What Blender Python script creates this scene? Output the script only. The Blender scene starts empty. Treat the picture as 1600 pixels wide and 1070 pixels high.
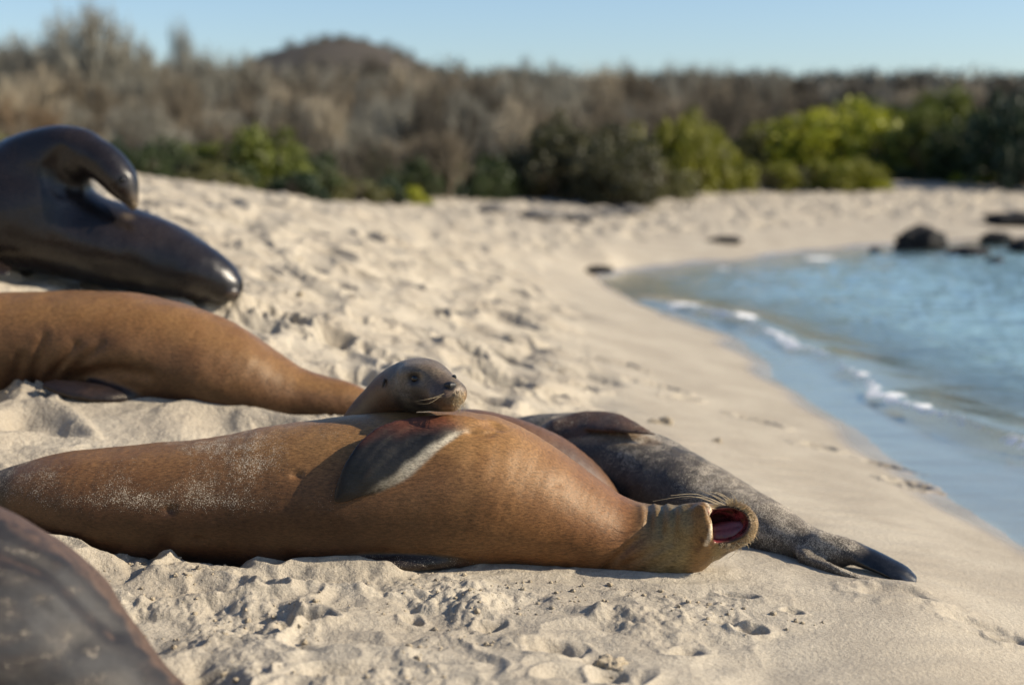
import bpy, math, random
import numpy as np
R = math.radians
rnd = random.Random(7)
C = bpy.context.scene.collection
SC = bpy.context.scene

# ------------------------------------------------------------------ camera, sky, sun
CAMZ, F, TH = 1.2, 2222.0, math.atan((535 - 250) / 2222.0)
cam_d = bpy.data.cameras.new('camera'); cam = bpy.data.objects.new('camera', cam_d); C.objects.link(cam)
cam.location = (0, 0, CAMZ); cam.rotation_euler = (math.pi / 2 - TH, 0, 0)
cam_d.sensor_width = 36.0; cam_d.lens = 36.0 * F / 1600.0
cam_d.clip_start = 0.05; cam_d.clip_end = 6000
cam_d.dof.use_dof = True; cam_d.dof.focus_distance = 3.27; cam_d.dof.aperture_fstop = 1.7
SC.camera = cam
SUN_EL, SUN_AZ = 30.0, -4.0          # azimuth from +X towards +Y
w = bpy.data.worlds.new('World'); SC.world = w; w.use_nodes = True
nt = w.node_tree; bg = nt.nodes['Background']
sky = nt.nodes.new('ShaderNodeTexSky'); sky.sky_type = 'NISHITA'; sky.sun_disc = False
sky.sun_elevation = R(SUN_EL); sky.sun_rotation = R(90 - SUN_AZ)
sky.air_density = 1.0; sky.dust_density = 0.7; sky.ozone_density = 2.0
sky.ozone_density = 1.2
_vm = nt.nodes.new('ShaderNodeVectorMath'); _vm.operation = 'MULTIPLY'; _vm.inputs[1].default_value = (.90, 1.0, 1.15)
nt.links.new(sky.outputs[0], _vm.inputs[0]); nt.links.new(_vm.outputs[0], bg.inputs[0]); bg.inputs[1].default_value = 0.092
sl = bpy.data.lights.new('sun', 'SUN'); sun = bpy.data.objects.new('sun', sl); C.objects.link(sun)
sl.energy = 5.0; sl.angle = R(0.55); sl.color = (1.0, 0.88, 0.70)
import mathutils
sd = mathutils.Vector((math.cos(R(SUN_EL)) * math.cos(R(SUN_AZ)), math.cos(R(SUN_EL)) * math.sin(R(SUN_AZ)), math.sin(R(SUN_EL))))
sun.rotation_euler = sd.to_track_quat('Z', 'Y').to_euler(); sun.location = (20, 0, 12)
SC.view_settings.view_transform = 'Standard'; SC.view_settings.look = 'None'
SC.view_settings.exposure = 0.55; SC.view_settings.gamma = 1.0
SC.cycles.max_bounces = 6; SC.cycles.diffuse_bounces = 2; SC.cycles.transparent_max_bounces = 12
SC.cycles.sample_clamp_indirect = 4.0

# ------------------------------------------------------------------ helpers
def P(px, py, Y):
    """point at forward distance Y seen in the direction (px, py) of the 1600x1070 photograph"""
    r = (px - 800) / F; u = (535 - py) / F
    dy = math.cos(TH) + u * math.sin(TH); dz = -math.sin(TH) + u * math.cos(TH)
    k = Y / dy
    return np.array((r * k, Y, CAMZ + dz * k))
def Pz(px, py, z):
    u = (535 - py) / F
    dy = math.cos(TH) + u * math.sin(TH); dz = -math.sin(TH) + u * math.cos(TH)
    return P(px, py, (z - CAMZ) / dz * dy)
def tag(o, label=None, cat=None, group=None, kind=None):
    if label: o['label'] = label
    if cat: o['category'] = cat
    if group: o['group'] = group
    if kind: o['kind'] = kind
    return o
def mesh_np(name, V, Fc, mat=None, smooth=True, attrs=None, loc=(0, 0, 0), parent=None):
    """Fc: int array (n,3) or (n,4), or a list of such arrays"""
    V = np.asarray(V, np.float32) - np.asarray(loc, np.float32)
    Fs = Fc if isinstance(Fc, list) else [Fc]
    me = bpy.data.meshes.new(name)
    nl = sum(f.size for f in Fs); nf = sum(len(f) for f in Fs)
    me.vertices.add(len(V)); me.vertices.foreach_set('co', V.ravel())
    me.loops.add(nl); me.loops.foreach_set('vertex_index', np.concatenate([f.ravel() for f in Fs]).astype(np.int32))
    me.polygons.add(nf)
    tot = np.concatenate([np.full(len(f), f.shape[1]) for f in Fs]).astype(np.int32)
    me.polygons.foreach_set('loop_start', np.concatenate([[0], np.cumsum(tot)[:-1]]).astype(np.int32))
    me.polygons.foreach_set('loop_total', tot)
    me.polygons.foreach_set('use_smooth', np.full(nf, smooth))
    me.update(calc_edges=True)
    for k, a in (attrs or {}).items():
        a = np.asarray(a, np.float32)
        if a.ndim == 2:
            at = me.attributes.new(k, 'FLOAT_COLOR', 'POINT')
            at.data.foreach_set('color', np.concatenate([a, np.ones((len(a), 1), np.float32)], 1).ravel())
        else:
            me.attributes.new(k, 'FLOAT', 'POINT').data.foreach_set('value', a)
    if mat: me.materials.append(mat)
    o = bpy.data.objects.new(name, me); C.objects.link(o)
    if parent is None: o.location = loc
    else:
        o.parent = parent; o.location = np.asarray(loc, float) - np.asarray(parent.location)
    return o

_pr = np.random.RandomState(3); PERM = np.tile(_pr.permutation(512), 3)
_g = _pr.rand(512) * 2 * np.pi; G2 = np.stack([np.cos(_g), np.sin(_g)], 1).astype(np.float32)
G3 = _pr.randn(512, 3).astype(np.float32); G3 /= np.linalg.norm(G3, axis=1)[:, None]
def pn2(x, y, s=0):
    xi = np.floor(x).astype(np.int64); yi = np.floor(y).astype(np.int64); fx = x - xi; fy = y - yi
    u = fx * fx * fx * (fx * (fx * 6 - 15) + 10); v = fy * fy * fy * (fy * (fy * 6 - 15) + 10)
    def g(i, j):
        h = PERM[(PERM[(xi + i + s * 17) & 511] + ((yi + j) & 511))& 511]
        return G2[h, 0] * (fx - i) + G2[h, 1] * (fy - j)
    a = g(0, 0); b = g(1, 0); c = g(0, 1); d = g(1, 1)
    return ((a + (b - a) * u) + ((c + (d - c) * u) - (a + (b - a) * u)) * v) * 1.5
def pn3(p, s=0):
    i0 = np.floor(p).astype(np.int64); f = p - i0; w = f * f * f * (f * (f * 6 - 15) + 10)
    out = 0
    for i in (0, 1):
        for j in (0, 1):
            for k in (0, 1):
                h = PERM[(PERM[(PERM[(i0[:, 0] + i + s * 13) & 511] + ((i0[:, 1] + j) & 511)) & 511] + ((i0[:, 2] + k) & 511)) & 511]
                g = G3[h]
                d = g[:, 0] * (f[:, 0] - i) + g[:, 1] * (f[:, 1] - j) + g[:, 2] * (f[:, 2] - k)
                wt = (w[:, 0] if i else 1 - w[:, 0]) * (w[:, 1] if j else 1 - w[:, 1]) * (w[:, 2] if k else 1 - w[:, 2])
                out = out + d * wt
    return out * 1.5
def fbm2(x, y, n=4, s=0, lac=2.03, gain=.5):
    o = 0; a = 1.0
    for i in range(n):
        o = o + a * pn2(x, y, s + i * 7); x = x * lac + 5.3; y = y * lac + 1.7; a *= gain
    return o
def sst(a, b, x):
    t = np.clip((x - a) / (b - a), 0, 1); return t * t * (3 - 2 * t)

# ------------------------------------------------------------------ materials
def new_mat(name):
    m = bpy.data.materials.new(name); m.use_nodes = True; nt = m.node_tree
    return m, nt, nt.nodes['Principled BSDF'], nt.nodes['Material Output']
class NB:
    def __init__(s, nt): s.nt = nt
    def n(s, t, **kw):
        nd = s.nt.nodes.new(t)
        for k, v in kw.items():
            if k.startswith('i_'):
                key = k[2:]; nd.inputs[int(key) if key.isdigit() else key].default_value = v
            else: setattr(nd, k, v)
        return nd
    def l(s, a, b): s.nt.links.new(a, b)
    def attr(s, name): return s.n('ShaderNodeAttribute', attribute_name=name)
    def math(s, op, a, b=None, clamp=False):
        m = s.n('ShaderNodeMath', operation=op); m.use_clamp = clamp
        for i, v in enumerate((a, b)):
            if v is None: continue
            if isinstance(v, (int, float)): m.inputs[i].default_value = v
            else: s.l(v, m.inputs[i])
        return m.outputs[0]
    def mix(s, f, a, b, bt='MIX'):
        m = s.n('ShaderNodeMix', data_type='RGBA', blend_type=bt)
        for i, v in ((0, f), (6, a), (7, b)):
            if isinstance(v, (int, float)): m.inputs[i].default_value = v
            elif isinstance(v, tuple): m.inputs[i].default_value = (*v, 1) if len(v) == 3 else v
            else: s.l(v, m.inputs[i])
        return m.outputs[2]
    def noise(s, co, scale, detail=3, rough=.5, out=0):
        t = s.n('ShaderNodeTexNoise'); t.inputs['Scale'].default_value = scale; t.inputs['Detail'].default_value = detail
        t.inputs['Roughness'].default_value = rough
        if co is not None: s.l(co, t.inputs['Vector'])
        return t.outputs[out]
    def ramp(s, f, a, b, c0=0.0, c1=1.0):
        m = s.n('ShaderNodeMapRange'); m.interpolation_type = 'SMOOTHSTEP'
        s.l(f, m.inputs[0])
        for i, v in zip((1, 2, 3, 4), (a, b, c0, c1)): m.inputs[i].default_value = v
        return m.outputs[0]
    def coord(s, scale=(1, 1, 1)):
        tc = s.n('ShaderNodeTexCoord'); mp = s.n('ShaderNodeMapping'); s.l(tc.outputs['Object'], mp.inputs[0])
        mp.inputs['Scale'].default_value = scale; return mp.outputs[0]
    def bump(s, h, strength, dist, nrm=None):
        b = s.n('ShaderNodeBump'); b.inputs['Strength'].default_value = strength; b.inputs['Distance'].default_value = dist
        s.l(h, b.inputs['Height'])
        if nrm is not None: s.l(nrm, b.inputs['Normal'])
        return b.outputs[0]

def fur_material(name, streak=(1, 3.5, 3.5), rough=.5, sheen=.12, spec=.5, tint=(1, 1, 1, 1)):
    m, nt, bs, out = new_mat(name); b = NB(nt)
    base = b.attr('base').outputs['Color']; wet = b.attr('wet').outputs['Fac']; sand = b.attr('sand').outputs['Fac']
    co = b.coord(); cs = b.coord(streak)
    n1 = b.noise(cs, 80, 5, .75); n2 = b.noise(co, 14, 4, .6); n3 = b.noise(cs, 48, 4, .65)
    v = b.math('ADD', b.ramp(n1, .3, .7, .5, 1.4), b.math('MULTIPLY', b.math('SUBTRACT', n3, .5), .7))
    col = b.mix(1.0, base, v, 'MULTIPLY')
    col = b.mix(b.ramp(n2, .35, .7, 0, .4), col, b.mix(1.0, col, (.62, .5, .42), 'MULTIPLY'))
    # dry sand grains stuck in the fur
    gn = b.noise(co, 430, 2, .65); gp = b.noise(co, 26, 3, .6)
    amt = b.math('MULTIPLY', sand, b.ramp(gp, .25, .7, .65, 1.2))
    thr = b.math('SUBTRACT', .80, b.math('MULTIPLY', amt, .21))
    gm = b.math('MULTIPLY', b.math('SUBTRACT', gn, thr), 14, True)
    sc = b.mix(b.noise(co, 500, 0), (.30, .25, .18), (.62, .55, .44))
    col = b.mix(gm, col, sc)
    b.l(col, bs.inputs['Base Color'])
    r = b.math('ADD', b.math('MULTIPLY', wet, -(rough - .24)), rough); r = b.math('ADD', r, b.math('MULTIPLY', gm, .3), True)
    r = b.math('ADD', r, b.math('MULTIPLY', b.math('SUBTRACT', n3, .5), .25), True)
    b.l(r, bs.inputs['Roughness']); bs.inputs['Specular IOR Level'].default_value = spec
    bs.inputs['Sheen Weight'].default_value = sheen; bs.inputs['Sheen Roughness'].default_value = .35
    bs.inputs['Sheen Tint'].default_value = (1, .85, .65, 1); bs.inputs['Specular Tint'].default_value = tint
    h = b.math('ADD', n1, b.math('MULTIPLY', gm, 1.4))
    dry = b.math('SUBTRACT', 1.0, b.math('MULTIPLY', wet, .8))
    nr = b.bump(b.math('MULTIPLY', h, dry), .5, .0022); nr = b.bump(b.noise(co, 30, 3), .12, .003, nr)
    b.l(nr, bs.inputs['Normal'])
    return m
def simple_mat(name, col, rough=.5, spec=.5, var=.2, scale=60, bump=.002):
    m, nt, bs, out = new_mat(name); b = NB(nt); co = b.coord()
    n = b.noise(co, scale, 3)
    b.l(b.mix(1.0, col, b.ramp(n, .2, .8, 1 - var, 1 + var), 'MULTIPLY'), bs.inputs['Base Color'])
    bs.inputs['Roughness'].default_value = rough; bs.inputs['Specular IOR Level'].default_value = spec
    b.l(b.bump(n, .4, bump), bs.inputs['Normal'])
    return m

def catmull(a, sub):
    a = np.asarray(a, float); n = len(a); out = []
    for i in range(n - 1):
        p0 = a[max(i - 1, 0)]; p1 = a[i]; p2 = a[i + 1]; p3 = a[min(i + 2, n - 1)]
        for k in range(sub):
            t = k / sub
            out.append(.5 * (2 * p1 + (p2 - p0) * t + (2 * p0 - 5 * p1 + 4 * p2 - p3) * t * t + (3 * p1 - p0 - 3 * p2 + p3) * t ** 3))
    out.append(a[-1]); return np.array(out)

# ------------------------------------------------------------------ ground height
CP = []   # (s, l, z) in warped coordinates
def warp(X, Y): return X / (np.maximum(Y, -.4) + 1.5) * 3.0, np.log(np.maximum(Y, -1.4) + 2.5) * 1.6
def cpix(px, py, z): p = Pz(px, py, z); CP.append((p[0], p[1], z))
SHORE = [(1600, 850), (1500, 785), (1440, 745), (1370, 690), (1290, 640), (1215, 592), (1180, 548), (1110, 512), (1020, 482), (962, 452),
         (940, 432), (975, 424), (1100, 412), (1250, 396), (1400, 384), (1600, 374), (1800, 368)]
for a in SHORE: cpix(a[0], a[1], 0.0)
for a in [(1600, 1070, .12), (1200, 1070, .18), (800, 1070, .235), (400, 1070, .26), (100, 1070, .25), (-300, 1070, .28), (1900, 1000, 0),
          (300, 912, .245), (700, 922, .235), (1000, 936, .228), (1200, 935, .222), (1420, 918, .19), (1250, 890, .2), (1300, 790, .115), (1120, 720, .17),
          (0, 617, .5), (-250, 610, .56), (200, 640, .465), (400, 662, .42), (600, 700, .36), (900, 690, .28), (350, 474, .68), (200, 466, .69), (0, 436, .77), (-300, 425, .9),
          (0, 740, .40), (800, 600, .31), (1000, 560, .15), (600, 450, .52), (400, 380, .76), (230, 300, 1.0), (220, 281, 1.06), (60, 280, 1.08), (-150, 285, 1.06),
          (420, 311, .9), (560, 331, .76), (680, 338, .56), (850, 350, .4), (800, 420, .28), (1140, 320, .46), (1140, 380, .13),
          (1380, 303, .56), (1600, 292, .66), (1850, 290, .7), (1600, 340, .22), (1350, 350, .2), (950, 400, .16), (900, 460, .14), (1080, 620, .13)]: cpix(*a)
for a in [(-6, 16, 1.1), (-14, 22, 1.5), (-5, 24, .9), (0, 32, .7), (-18, 40, 2.0), (0, 48, 1.3), (18, 46, 1.4), (34, 40, 1.5), (60, 60, 2.5), (-40, 60, 3.5), (0, 75, 2.6),
          (3.2, 4.5, -.22), (3.9, 8, -.3), (5, 12, -.6), (8, 16, -.8), (11, 19, -.7), (8, 8, -1.0), (15, 12, -1.6), (22, 22, -1.0), (30, 10, -2.5), (40, 30, -1.2), (5, 2, -.8), (3, 1, -.35),
          (1.0, 1.0, .12), (0, 0, .25), (-1, 1, .4), (0, 1.6, .25), (-2, 0, .5), (2, -1, 0), (-6, 3, 1.1), (-10, 8, 1.3)]: CP.append(a)
for a in [(1100, 494), (1165, 514), (1210, 530), (1300, 572), (1400, 632), (1500, 682), (1600, 706), (1300, 600), (1450, 700)]: cpix(a[0], a[1], -.028)
CP = np.array(CP, float)
_a, _b = warp(CP[:, 0], CP[:, 1]); CW = np.stack([_a, _b], 1)
K = np.sqrt(((CW[:, None] - CW[None]) ** 2).sum(2) + 1e-4)
K[np.arange(len(K)), np.arange(len(K))] -= .004
n_ = len(CP); A = np.zeros((n_ + 3, n_ + 3)); A[:n_, :n_] = K; A[:n_, n_] = 1; A[n_, :n_] = 1; A[:n_, n_ + 1:] = CW; A[n_ + 1:, :n_] = CW.T
SOL = np.linalg.solve(A, np.concatenate([CP[:, 2], [0, 0, 0]]))
WAVE = [(985, 462), (1050, 480), (1110, 496), (1165, 512), (1205, 527), (1250, 545), (1300, 570), (1350, 600), (1400, 630), (1440, 655), (1500, 680), (1600, 705), (1750, 735), (1950, 770)]
wp = catmull(np.array([Pz(a, b, .0)[:2] for a, b in WAVE]), 6); WVY = wp[::-1, 1]; WVX = wp[::-1, 0]
def base_h(X, Y):
    X = np.asarray(X, float); Y = np.asarray(Y, float); sh = X.shape; X = X.ravel(); Y = Y.ravel()
    a, b = warp(X, np.minimum(Y, 90)); out = SOL[n_] + SOL[n_ + 1] * a + SOL[n_ + 2] * b
    for i in range(n_): out += SOL[i] * np.sqrt((a - CW[i, 0]) ** 2 + (b - CW[i, 1]) ** 2 + 1e-4)
    # hills behind
    far = 1.5 + 5.8 * sst(50, 150, Y) + 3.0 * sst(-20, -70, X * 120 / np.maximum(Y, 40)) * sst(60, 130, Y) - 1.0 * sst(10, 60, X * 120 / np.maximum(Y, 40)) * sst(60, 140, Y)
    far = far + 1.2 * fbm2(X / 60, Y / 60, 3, 5) * sst(60, 120, Y)
    far = far + 25.0 * np.exp(-((X + 46) / 40) ** 2 - ((Y - 400) / 70) ** 2)
    far = far + sst(150, 900, Y) * 8
    k = sst(45, 85, Y)
    out = out * (1 - k) + far * k
    xw = np.interp(Y, WVY, WVX); out = np.where(out < 0, out * (.10 + .90 * sst(-.05, .7, X - xw)), out)
    return out.reshape(sh)
def worley_pits(X, Y, cell, rmin, rmax, prob, seed, elong=1.6, ang=None):
    ix = np.floor(X / cell).astype(np.int64); iy = np.floor(Y / cell).astype(np.int64); out = np.zeros_like(X); rim = np.zeros_like(X)
    rs = np.random.RandomState(seed); T = rs.rand(4096, 6)
    for i in (-1, 0, 1):
        for j in (-1, 0, 1):
            cx = ix + i; cy = iy + j; h = T[((cx * 73856093) ^ (cy * 19349663)) & 4095]
            dx = X - (cx + h[:, 0]) * cell; dy = Y - (cy + h[:, 1]) * cell
            th = h[:, 2] * np.pi if ang is None else ang + (h[:, 2] - .5) * .9
            u = dx * np.cos(th) + dy * np.sin(th); v = -dx * np.sin(th) + dy * np.cos(th)
            r = rmin + (rmax - rmin) * h[:, 3]; q = np.sqrt((u / elong) ** 2 + v ** 2) / r
            on = (h[:, 4] < prob) * (.45 + .55 * h[:, 5])
            out = np.maximum(out, on * (1 - sst(.35, 1.0, q))); rim = np.maximum(rim, on * np.exp(-((q - 1.15) / .22) ** 2))
    return out, rim
PRINTS = []  # single marks on the smooth wet sand: centre, half length, half width, depth, angle
def gprint(px, py, z, L, W, D, ang): p = Pz(px, py, z); PRINTS.append((p[0], p[1], L, W, D, R(ang)))
gprint(1190, 1012, .17, .04, .035, .028, 20); gprint(1150, 1000, .18, .05, .025, .012, 0); gprint(1130, 940, .21, .05, .02, .012, -15)
gprint(1240, 957, .2, .035, .018, .012, -10); gprint(1190, 645, .12, .10, .05, .03, -30); gprint(1280, 680, .1, .09, .05, .02, -30)
gprint(1430, 745, .05, .08, .06, .03, -25); gprint(1385, 715, .05, .08, .04, .015, -25); gprint(975, 572, .17, .10, .06, .04, -40); gprint(1040, 600, .17, .10, .05, .035, -40)
gprint(1590, 1015, .1, .06, .04, .022, 0); gprint(1400, 935, .17, .10, .06, .014, 0); gprint(1530, 990, .12, .10, .05, .012, 0); gprint(1070, 620, .15, .06, .05, .03, 0)
gprint(330, 1020, .28, .05, .03, .02, 10); gprint(480, 970, .26, .05, .035, .028, 20); gprint(640, 950, .26, .04, .03, .02, 60); gprint(870, 1000, .25, .08, .045, .022, 10)
gprint(770, 970, .25, .035, .03, .02, 50); gprint(960, 1060, .22, .05, .035, .02, 0); gprint(1060, 1010, .22, .05, .03, .014, 30); gprint(430, 500, .6, .14, .10, .06, -20)
gprint(715, 545, .4, .12, .08, .06, -40); gprint(540, 545, .5, .12, .07, .05, 10); gprint(790, 618, .3, .14, .07, .05, 0); gprint(905, 595, .27, .1, .07, .045, 0)
gprint(570, 515, .5, .1, .07, .05, 0); gprint(735, 470, .4, .13, .1, .06, -10); gprint(520, 450, .58, .12, .1, .06, 10); gprint(640, 380, .6, .2, .13, .07, 0)
def ground_h(X, Y, detail=True):
    X = np.asarray(X, float); Y = np.asarray(Y, float); sh = X.shape; X = X.ravel(); Y = Y.ravel()
    z0 = base_h(X, Y); z = z0.copy()
    near = 1 - sst(30, 60, Y)
    ch = sst(.15, .30, z0 + .05 * pn2(X * 1.1, Y * 1.1, 9)) * near
    ch = ch * (.55 + .45 * sst(3.9, 4.6, Y)) * (1 - .75 * sst(.15, .6, X) * (1 - sst(3.6, 4.2, Y)))
    dry = sst(.02, .12, z0)
    wx = X + .05 * pn2(X * 4, Y * 4, 31); wy = Y + .05 * pn2(X * 4 + 9, Y * 4, 32)
    z += ch * .030 * fbm2(wx * 1.3, wy * 1.3, 2, 11) + dry * .006 * pn2(X * 2.2, Y * 2.2, 12) * near
    bil = np.abs(fbm2(wx * 2.5, wy * 2.9, 3, 21, 2.03, .42)); z += ch * (.055 * (bil - .3)) * sst(4, 5.2, Y) + ch * .022 * (bil - .3) * (1 - sst(4, 5.2, Y))
    ang = np.full_like(X, R(150))
    m = Y > 3.9
    pit = np.zeros_like(X); rim = np.zeros_like(X)
    if m.any():
        p_, r_ = worley_pits(wx[m], wy[m], .40, .07, .15, .75, 5, 1.5, ang[m]); pit[m] = p_; rim[m] = r_
        z[m] += ch[m] * (-.095 * p_ + .026 * r_)
        p_, r_ = worley_pits(wx[m] + 5, wy[m] + 3, .21, .03, .06, .4, 8, 1.3, ang[m]); z[m] += ch[m] * (-.018 * p_ + .007 * r_)
    m = (~m) & (Y > 1.5)
    if m.any():
        p_, r_ = worley_pits(wx[m], wy[m], .26, .03, .06, .55, 15, 1.6, ang[m]); z[m] += ch[m] * (-.016 * p_ + .008 * r_)
    for (cx, cy, L, W, D, a) in PRINTS:
        mm = (np.abs(X - cx) < L * 3) & (np.abs(Y - cy) < L * 4)
        if not mm.any(): continue
        dx = wx[mm] - cx; dy = wy[mm] - cy; u = dx * math.cos(a) + dy * math.sin(a); v = -dx * math.sin(a) + dy * math.cos(a)
        q = np.sqrt((u / L) ** 2 + (v / W) ** 2) * (1 + .25 * pn2(X[mm] * 30, Y[mm] * 30, 3))
        z[mm] += -D * (1 - sst(.45, 1.0, q)) + D * .3 * np.exp(-((q - 1.2) / .25) ** 2)
    # crumbly sand: ridges and small clods in the foreground
    m = (Y > 1.9) & (Y < 9)
    if m.any():
        x = X[m]; y = Y[m]; c = np.clip(ch[m] * 1.3, 0, 1)
        patch = sst(.0, .55, fbm2(x * 3.1, y * 3.1, 3, 41))
        belt = np.exp(-((y - 2.98) / .17) ** 2) * sst(.62, .35, x) * .8 * sst(-.35, .3, fbm2(x * 4, y * 4, 2, 42))
        patch = np.clip(patch * c + belt, 0, 1.1)
        cl, _ = worley_pits(x, y, .034, .007, .016, .8, 25, 1.15); cl2, _ = worley_pits(x + 3, y, .017, .004, .0085, .8, 26, 1.1)
        z[m] += patch * (.007 * cl + .003 * cl2 + .016 * np.abs(fbm2(x * 13, y * 13, 4, 44)) )
        rid = 1 - np.abs(fbm2(x * 2.6 + .3 * pn2(x * 7, y * 7, 45), y * 3.4, 3, 46)) * 2.2
        z[m] += c * .044 * np.maximum(rid, -.3) * sst(4.2, 3.5, y) + belt * .03 * fbm2(x * 5.5, y * 5.5, 3, 47) - .012 * c * sst(4.2, 3.5, y)
        z[m] += .0013 * fbm2(x * 38, y * 38, 2, 51) * (.35 + patch)
        # shallow drag marks and wind ripples
        z[m] += .0016 * np.sin((y * 1.0 - x * .35 + .05 * pn2(x * 5, y * 5, 61)) * 2 * np.pi / .13) * (1 - c) * dry[m]
    return z.reshape(sh)

# ------------------------------------------------------------------ signed distance bodies
def chain(nodes, up=(0, 0, 1), sub=4):
    """nodes: (px, py, Y, a, b[, upx, upy, upz]); a, b radii in photo pixels at that distance along up / across"""
    rows = []
    for nd in nodes:
        p = P(*nd[:3]); k = nd[2] / F; u = nd[5:8] if len(nd) > 5 else up
        rows.append([*p, nd[3] * k, nd[4] * k, *u])
    return catmull(rows, sub)
def seg_sdf(Q, r0, r1):
    p0 = r0[:3]; ax = r1[:3] - p0; L2 = ax @ ax + 1e-12; axn = ax / math.sqrt(L2)
    q = Q - p0.astype(np.float32); t = np.clip(q @ (ax / L2), 0, 1); q = q - t[:, None] * ax
    a = np.maximum(r0[3] + (r1[3] - r0[3]) * t, 1e-3); b = np.maximum(r0[4] + (r1[4] - r0[4]) * t, 1e-3); c = np.minimum(a, b)
    n = (r0[5:8] + r1[5:8]) * .5; n = n - (n @ axn) * axn; n /= np.linalg.norm(n); s = np.cross(axn, n)
    u = q @ n; v = q @ s; w_ = q @ axn
    k0 = np.sqrt((u / a) ** 2 + (v / b) ** 2 + (w_ / c) ** 2) + 1e-9; k1 = np.sqrt((u / a ** 2) ** 2 + (v / b ** 2) ** 2 + (w_ / c ** 2) ** 2) + 1e-9
    return k0 * (k0 - 1) / k1
class Field:
    def __init__(s, lo, hi, h):
        s.h = h; s.lo = np.array(lo, float); s.n = np.ceil((np.array(hi) - s.lo) / h).astype(int) + 1
        s.d = np.full(s.n, .2, np.float32)
        s.ax = [(s.lo[i] + np.arange(s.n[i]) * h).astype(np.float32) for i in range(3)]
    def box(s, lo, hi):
        a = np.clip(np.floor((lo - s.lo) / s.h).astype(int), 0, s.n); b = np.clip(np.ceil((hi - s.lo) / s.h).astype(int) + 1, 0, s.n)
        sl = tuple(slice(a[i], b[i]) for i in range(3))
        if any(b <= a): return None, None
        g = np.meshgrid(*[s.ax[i][sl[i]] for i in range(3)], indexing='ij')
        return sl, np.stack([x.ravel() for x in g], 1)
    def add(s, ch, k=0.0, margin=.05, sub=False):
        tmp = np.full(s.n, .2, np.float32)
        for r0, r1 in zip(ch[:-1], ch[1:]):
            m = max(r0[3], r0[4], r1[3], r1[4]) + margin
            sl, Q = s.box(np.minimum(r0[:3], r1[:3]) - m, np.maximum(r0[:3], r1[:3]) + m)
            if sl is None: continue
            d = seg_sdf(Q, r0, r1).astype(np.float32).reshape(tmp[sl].shape); tmp[sl] = np.minimum(tmp[sl], d)
        if sub: a, b = s.d, -tmp; s.d = np.where(tmp > .19, s.d, s.smax(a, b, k)); return
        s.d = s.smin(s.d, tmp, k)
    @staticmethod
    def smin(a, b, k):
        if k <= 0: return np.minimum(a, b)
        h = np.maximum(k - np.abs(a - b), 0) / k; return np.minimum(a, b) - h * h * k * .25
    @staticmethod
    def smax(a, b, k): return -Field.smin(-a, -b, k)
    def surf(s, px, py, off=0.0):
        """first surface point met along the line of sight through (px, py), or a point off in front of it"""
        ys = np.arange(s.ax[1][0], s.ax[1][-1], s.h * .5); p0 = P(px, py, ys[0]); p1 = P(px, py, ys[-1]); t = (ys - ys[0]) / (ys[-1] - ys[0]); Q = p0 + (p1 - p0) * t[:, None]
        ij = np.round((Q - s.lo) / s.h).astype(int); ok = ((ij >= 0) & (ij < s.n)).all(1); v = np.full(len(Q), 1.0); v[ok] = s.d[tuple(ij[ok].T)]
        k = np.nonzero(v < 0)[0]; q = Q[k[0]] if len(k) else Q[np.argmin(v)]
        return P(px, py, q[1] - off)
    def gs(s, pts, r, depth): s.groove([s.surf(*p) for p in pts], r, depth)
    def groove(s, pts, r, depth):
        """carve (depth > 0) or raise (depth < 0) along a polyline of world points"""
        pts = np.array(pts); pts = catmull(pts, 4) if len(pts) > 2 else pts
        lo = pts.min(0) - 3 * r; hi = pts.max(0) + 3 * r; sl, Q = s.box(lo, hi)
        if sl is None: return
        dm = np.full(len(Q), 9.0)
        for i, (a, b) in enumerate(zip(pts[:-1], pts[1:])):
            ab = b - a; t = np.clip(((Q - a) @ ab) / (ab @ ab + 1e-12), 0, 1); e = np.linalg.norm(Q - a - t[:, None] * ab, axis=1); dm = np.minimum(dm, e)
        s.d[sl] += (depth * np.exp(-(dm / r) ** 2)).astype(np.float32).reshape(s.d[sl].shape)
    def mesh(s, smooth=2):
        d = s.d; ins = d < 0; nx, ny, nz = d.shape
        cnt = np.zeros((nx - 1, ny - 1, nz - 1), np.int8)
        for i in (0, 1):
            for j in (0, 1):
                for k in (0, 1): cnt += ins[i:nx - 1 + i, j:ny - 1 + j, k:nz - 1 + k]
        act = (cnt > 0) & (cnt < 8); I, J, K_ = np.nonzero(act); N = len(I)
        idx = np.full(act.shape, -1, np.int64); idx[I, J, K_] = np.arange(N)
        acc = np.zeros((N, 3)); num = np.zeros(N)
        for a in range(3):
            o1, o2 = [x for x in range(3) if x != a]
            for p in (0, 1):
                for q in (0, 1):
                    c0 = [I, J, K_]; c0 = [c.copy() for c in c0]; c0[o1] = c0[o1] + p; c0[o2] = c0[o2] + q
                    c1 = [c.copy() for c in c0]; c1[a] = c1[a] + 1
                    v0 = d[tuple(c0)]; v1 = d[tuple(c1)]; cr = (v0 < 0) != (v1 < 0)
                    t = np.where(cr, v0 / np.where(cr, v0 - v1, 1), 0)
                    pos = np.zeros((N, 3)); pos[:, a] = t; pos[:, o1] = p; pos[:, o2] = q
                    acc += pos * cr[:, None]; num += cr
        V = (np.stack([I, J, K_], 1) + acc / num[:, None]) * s.h + s.lo
        faces = []
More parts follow.
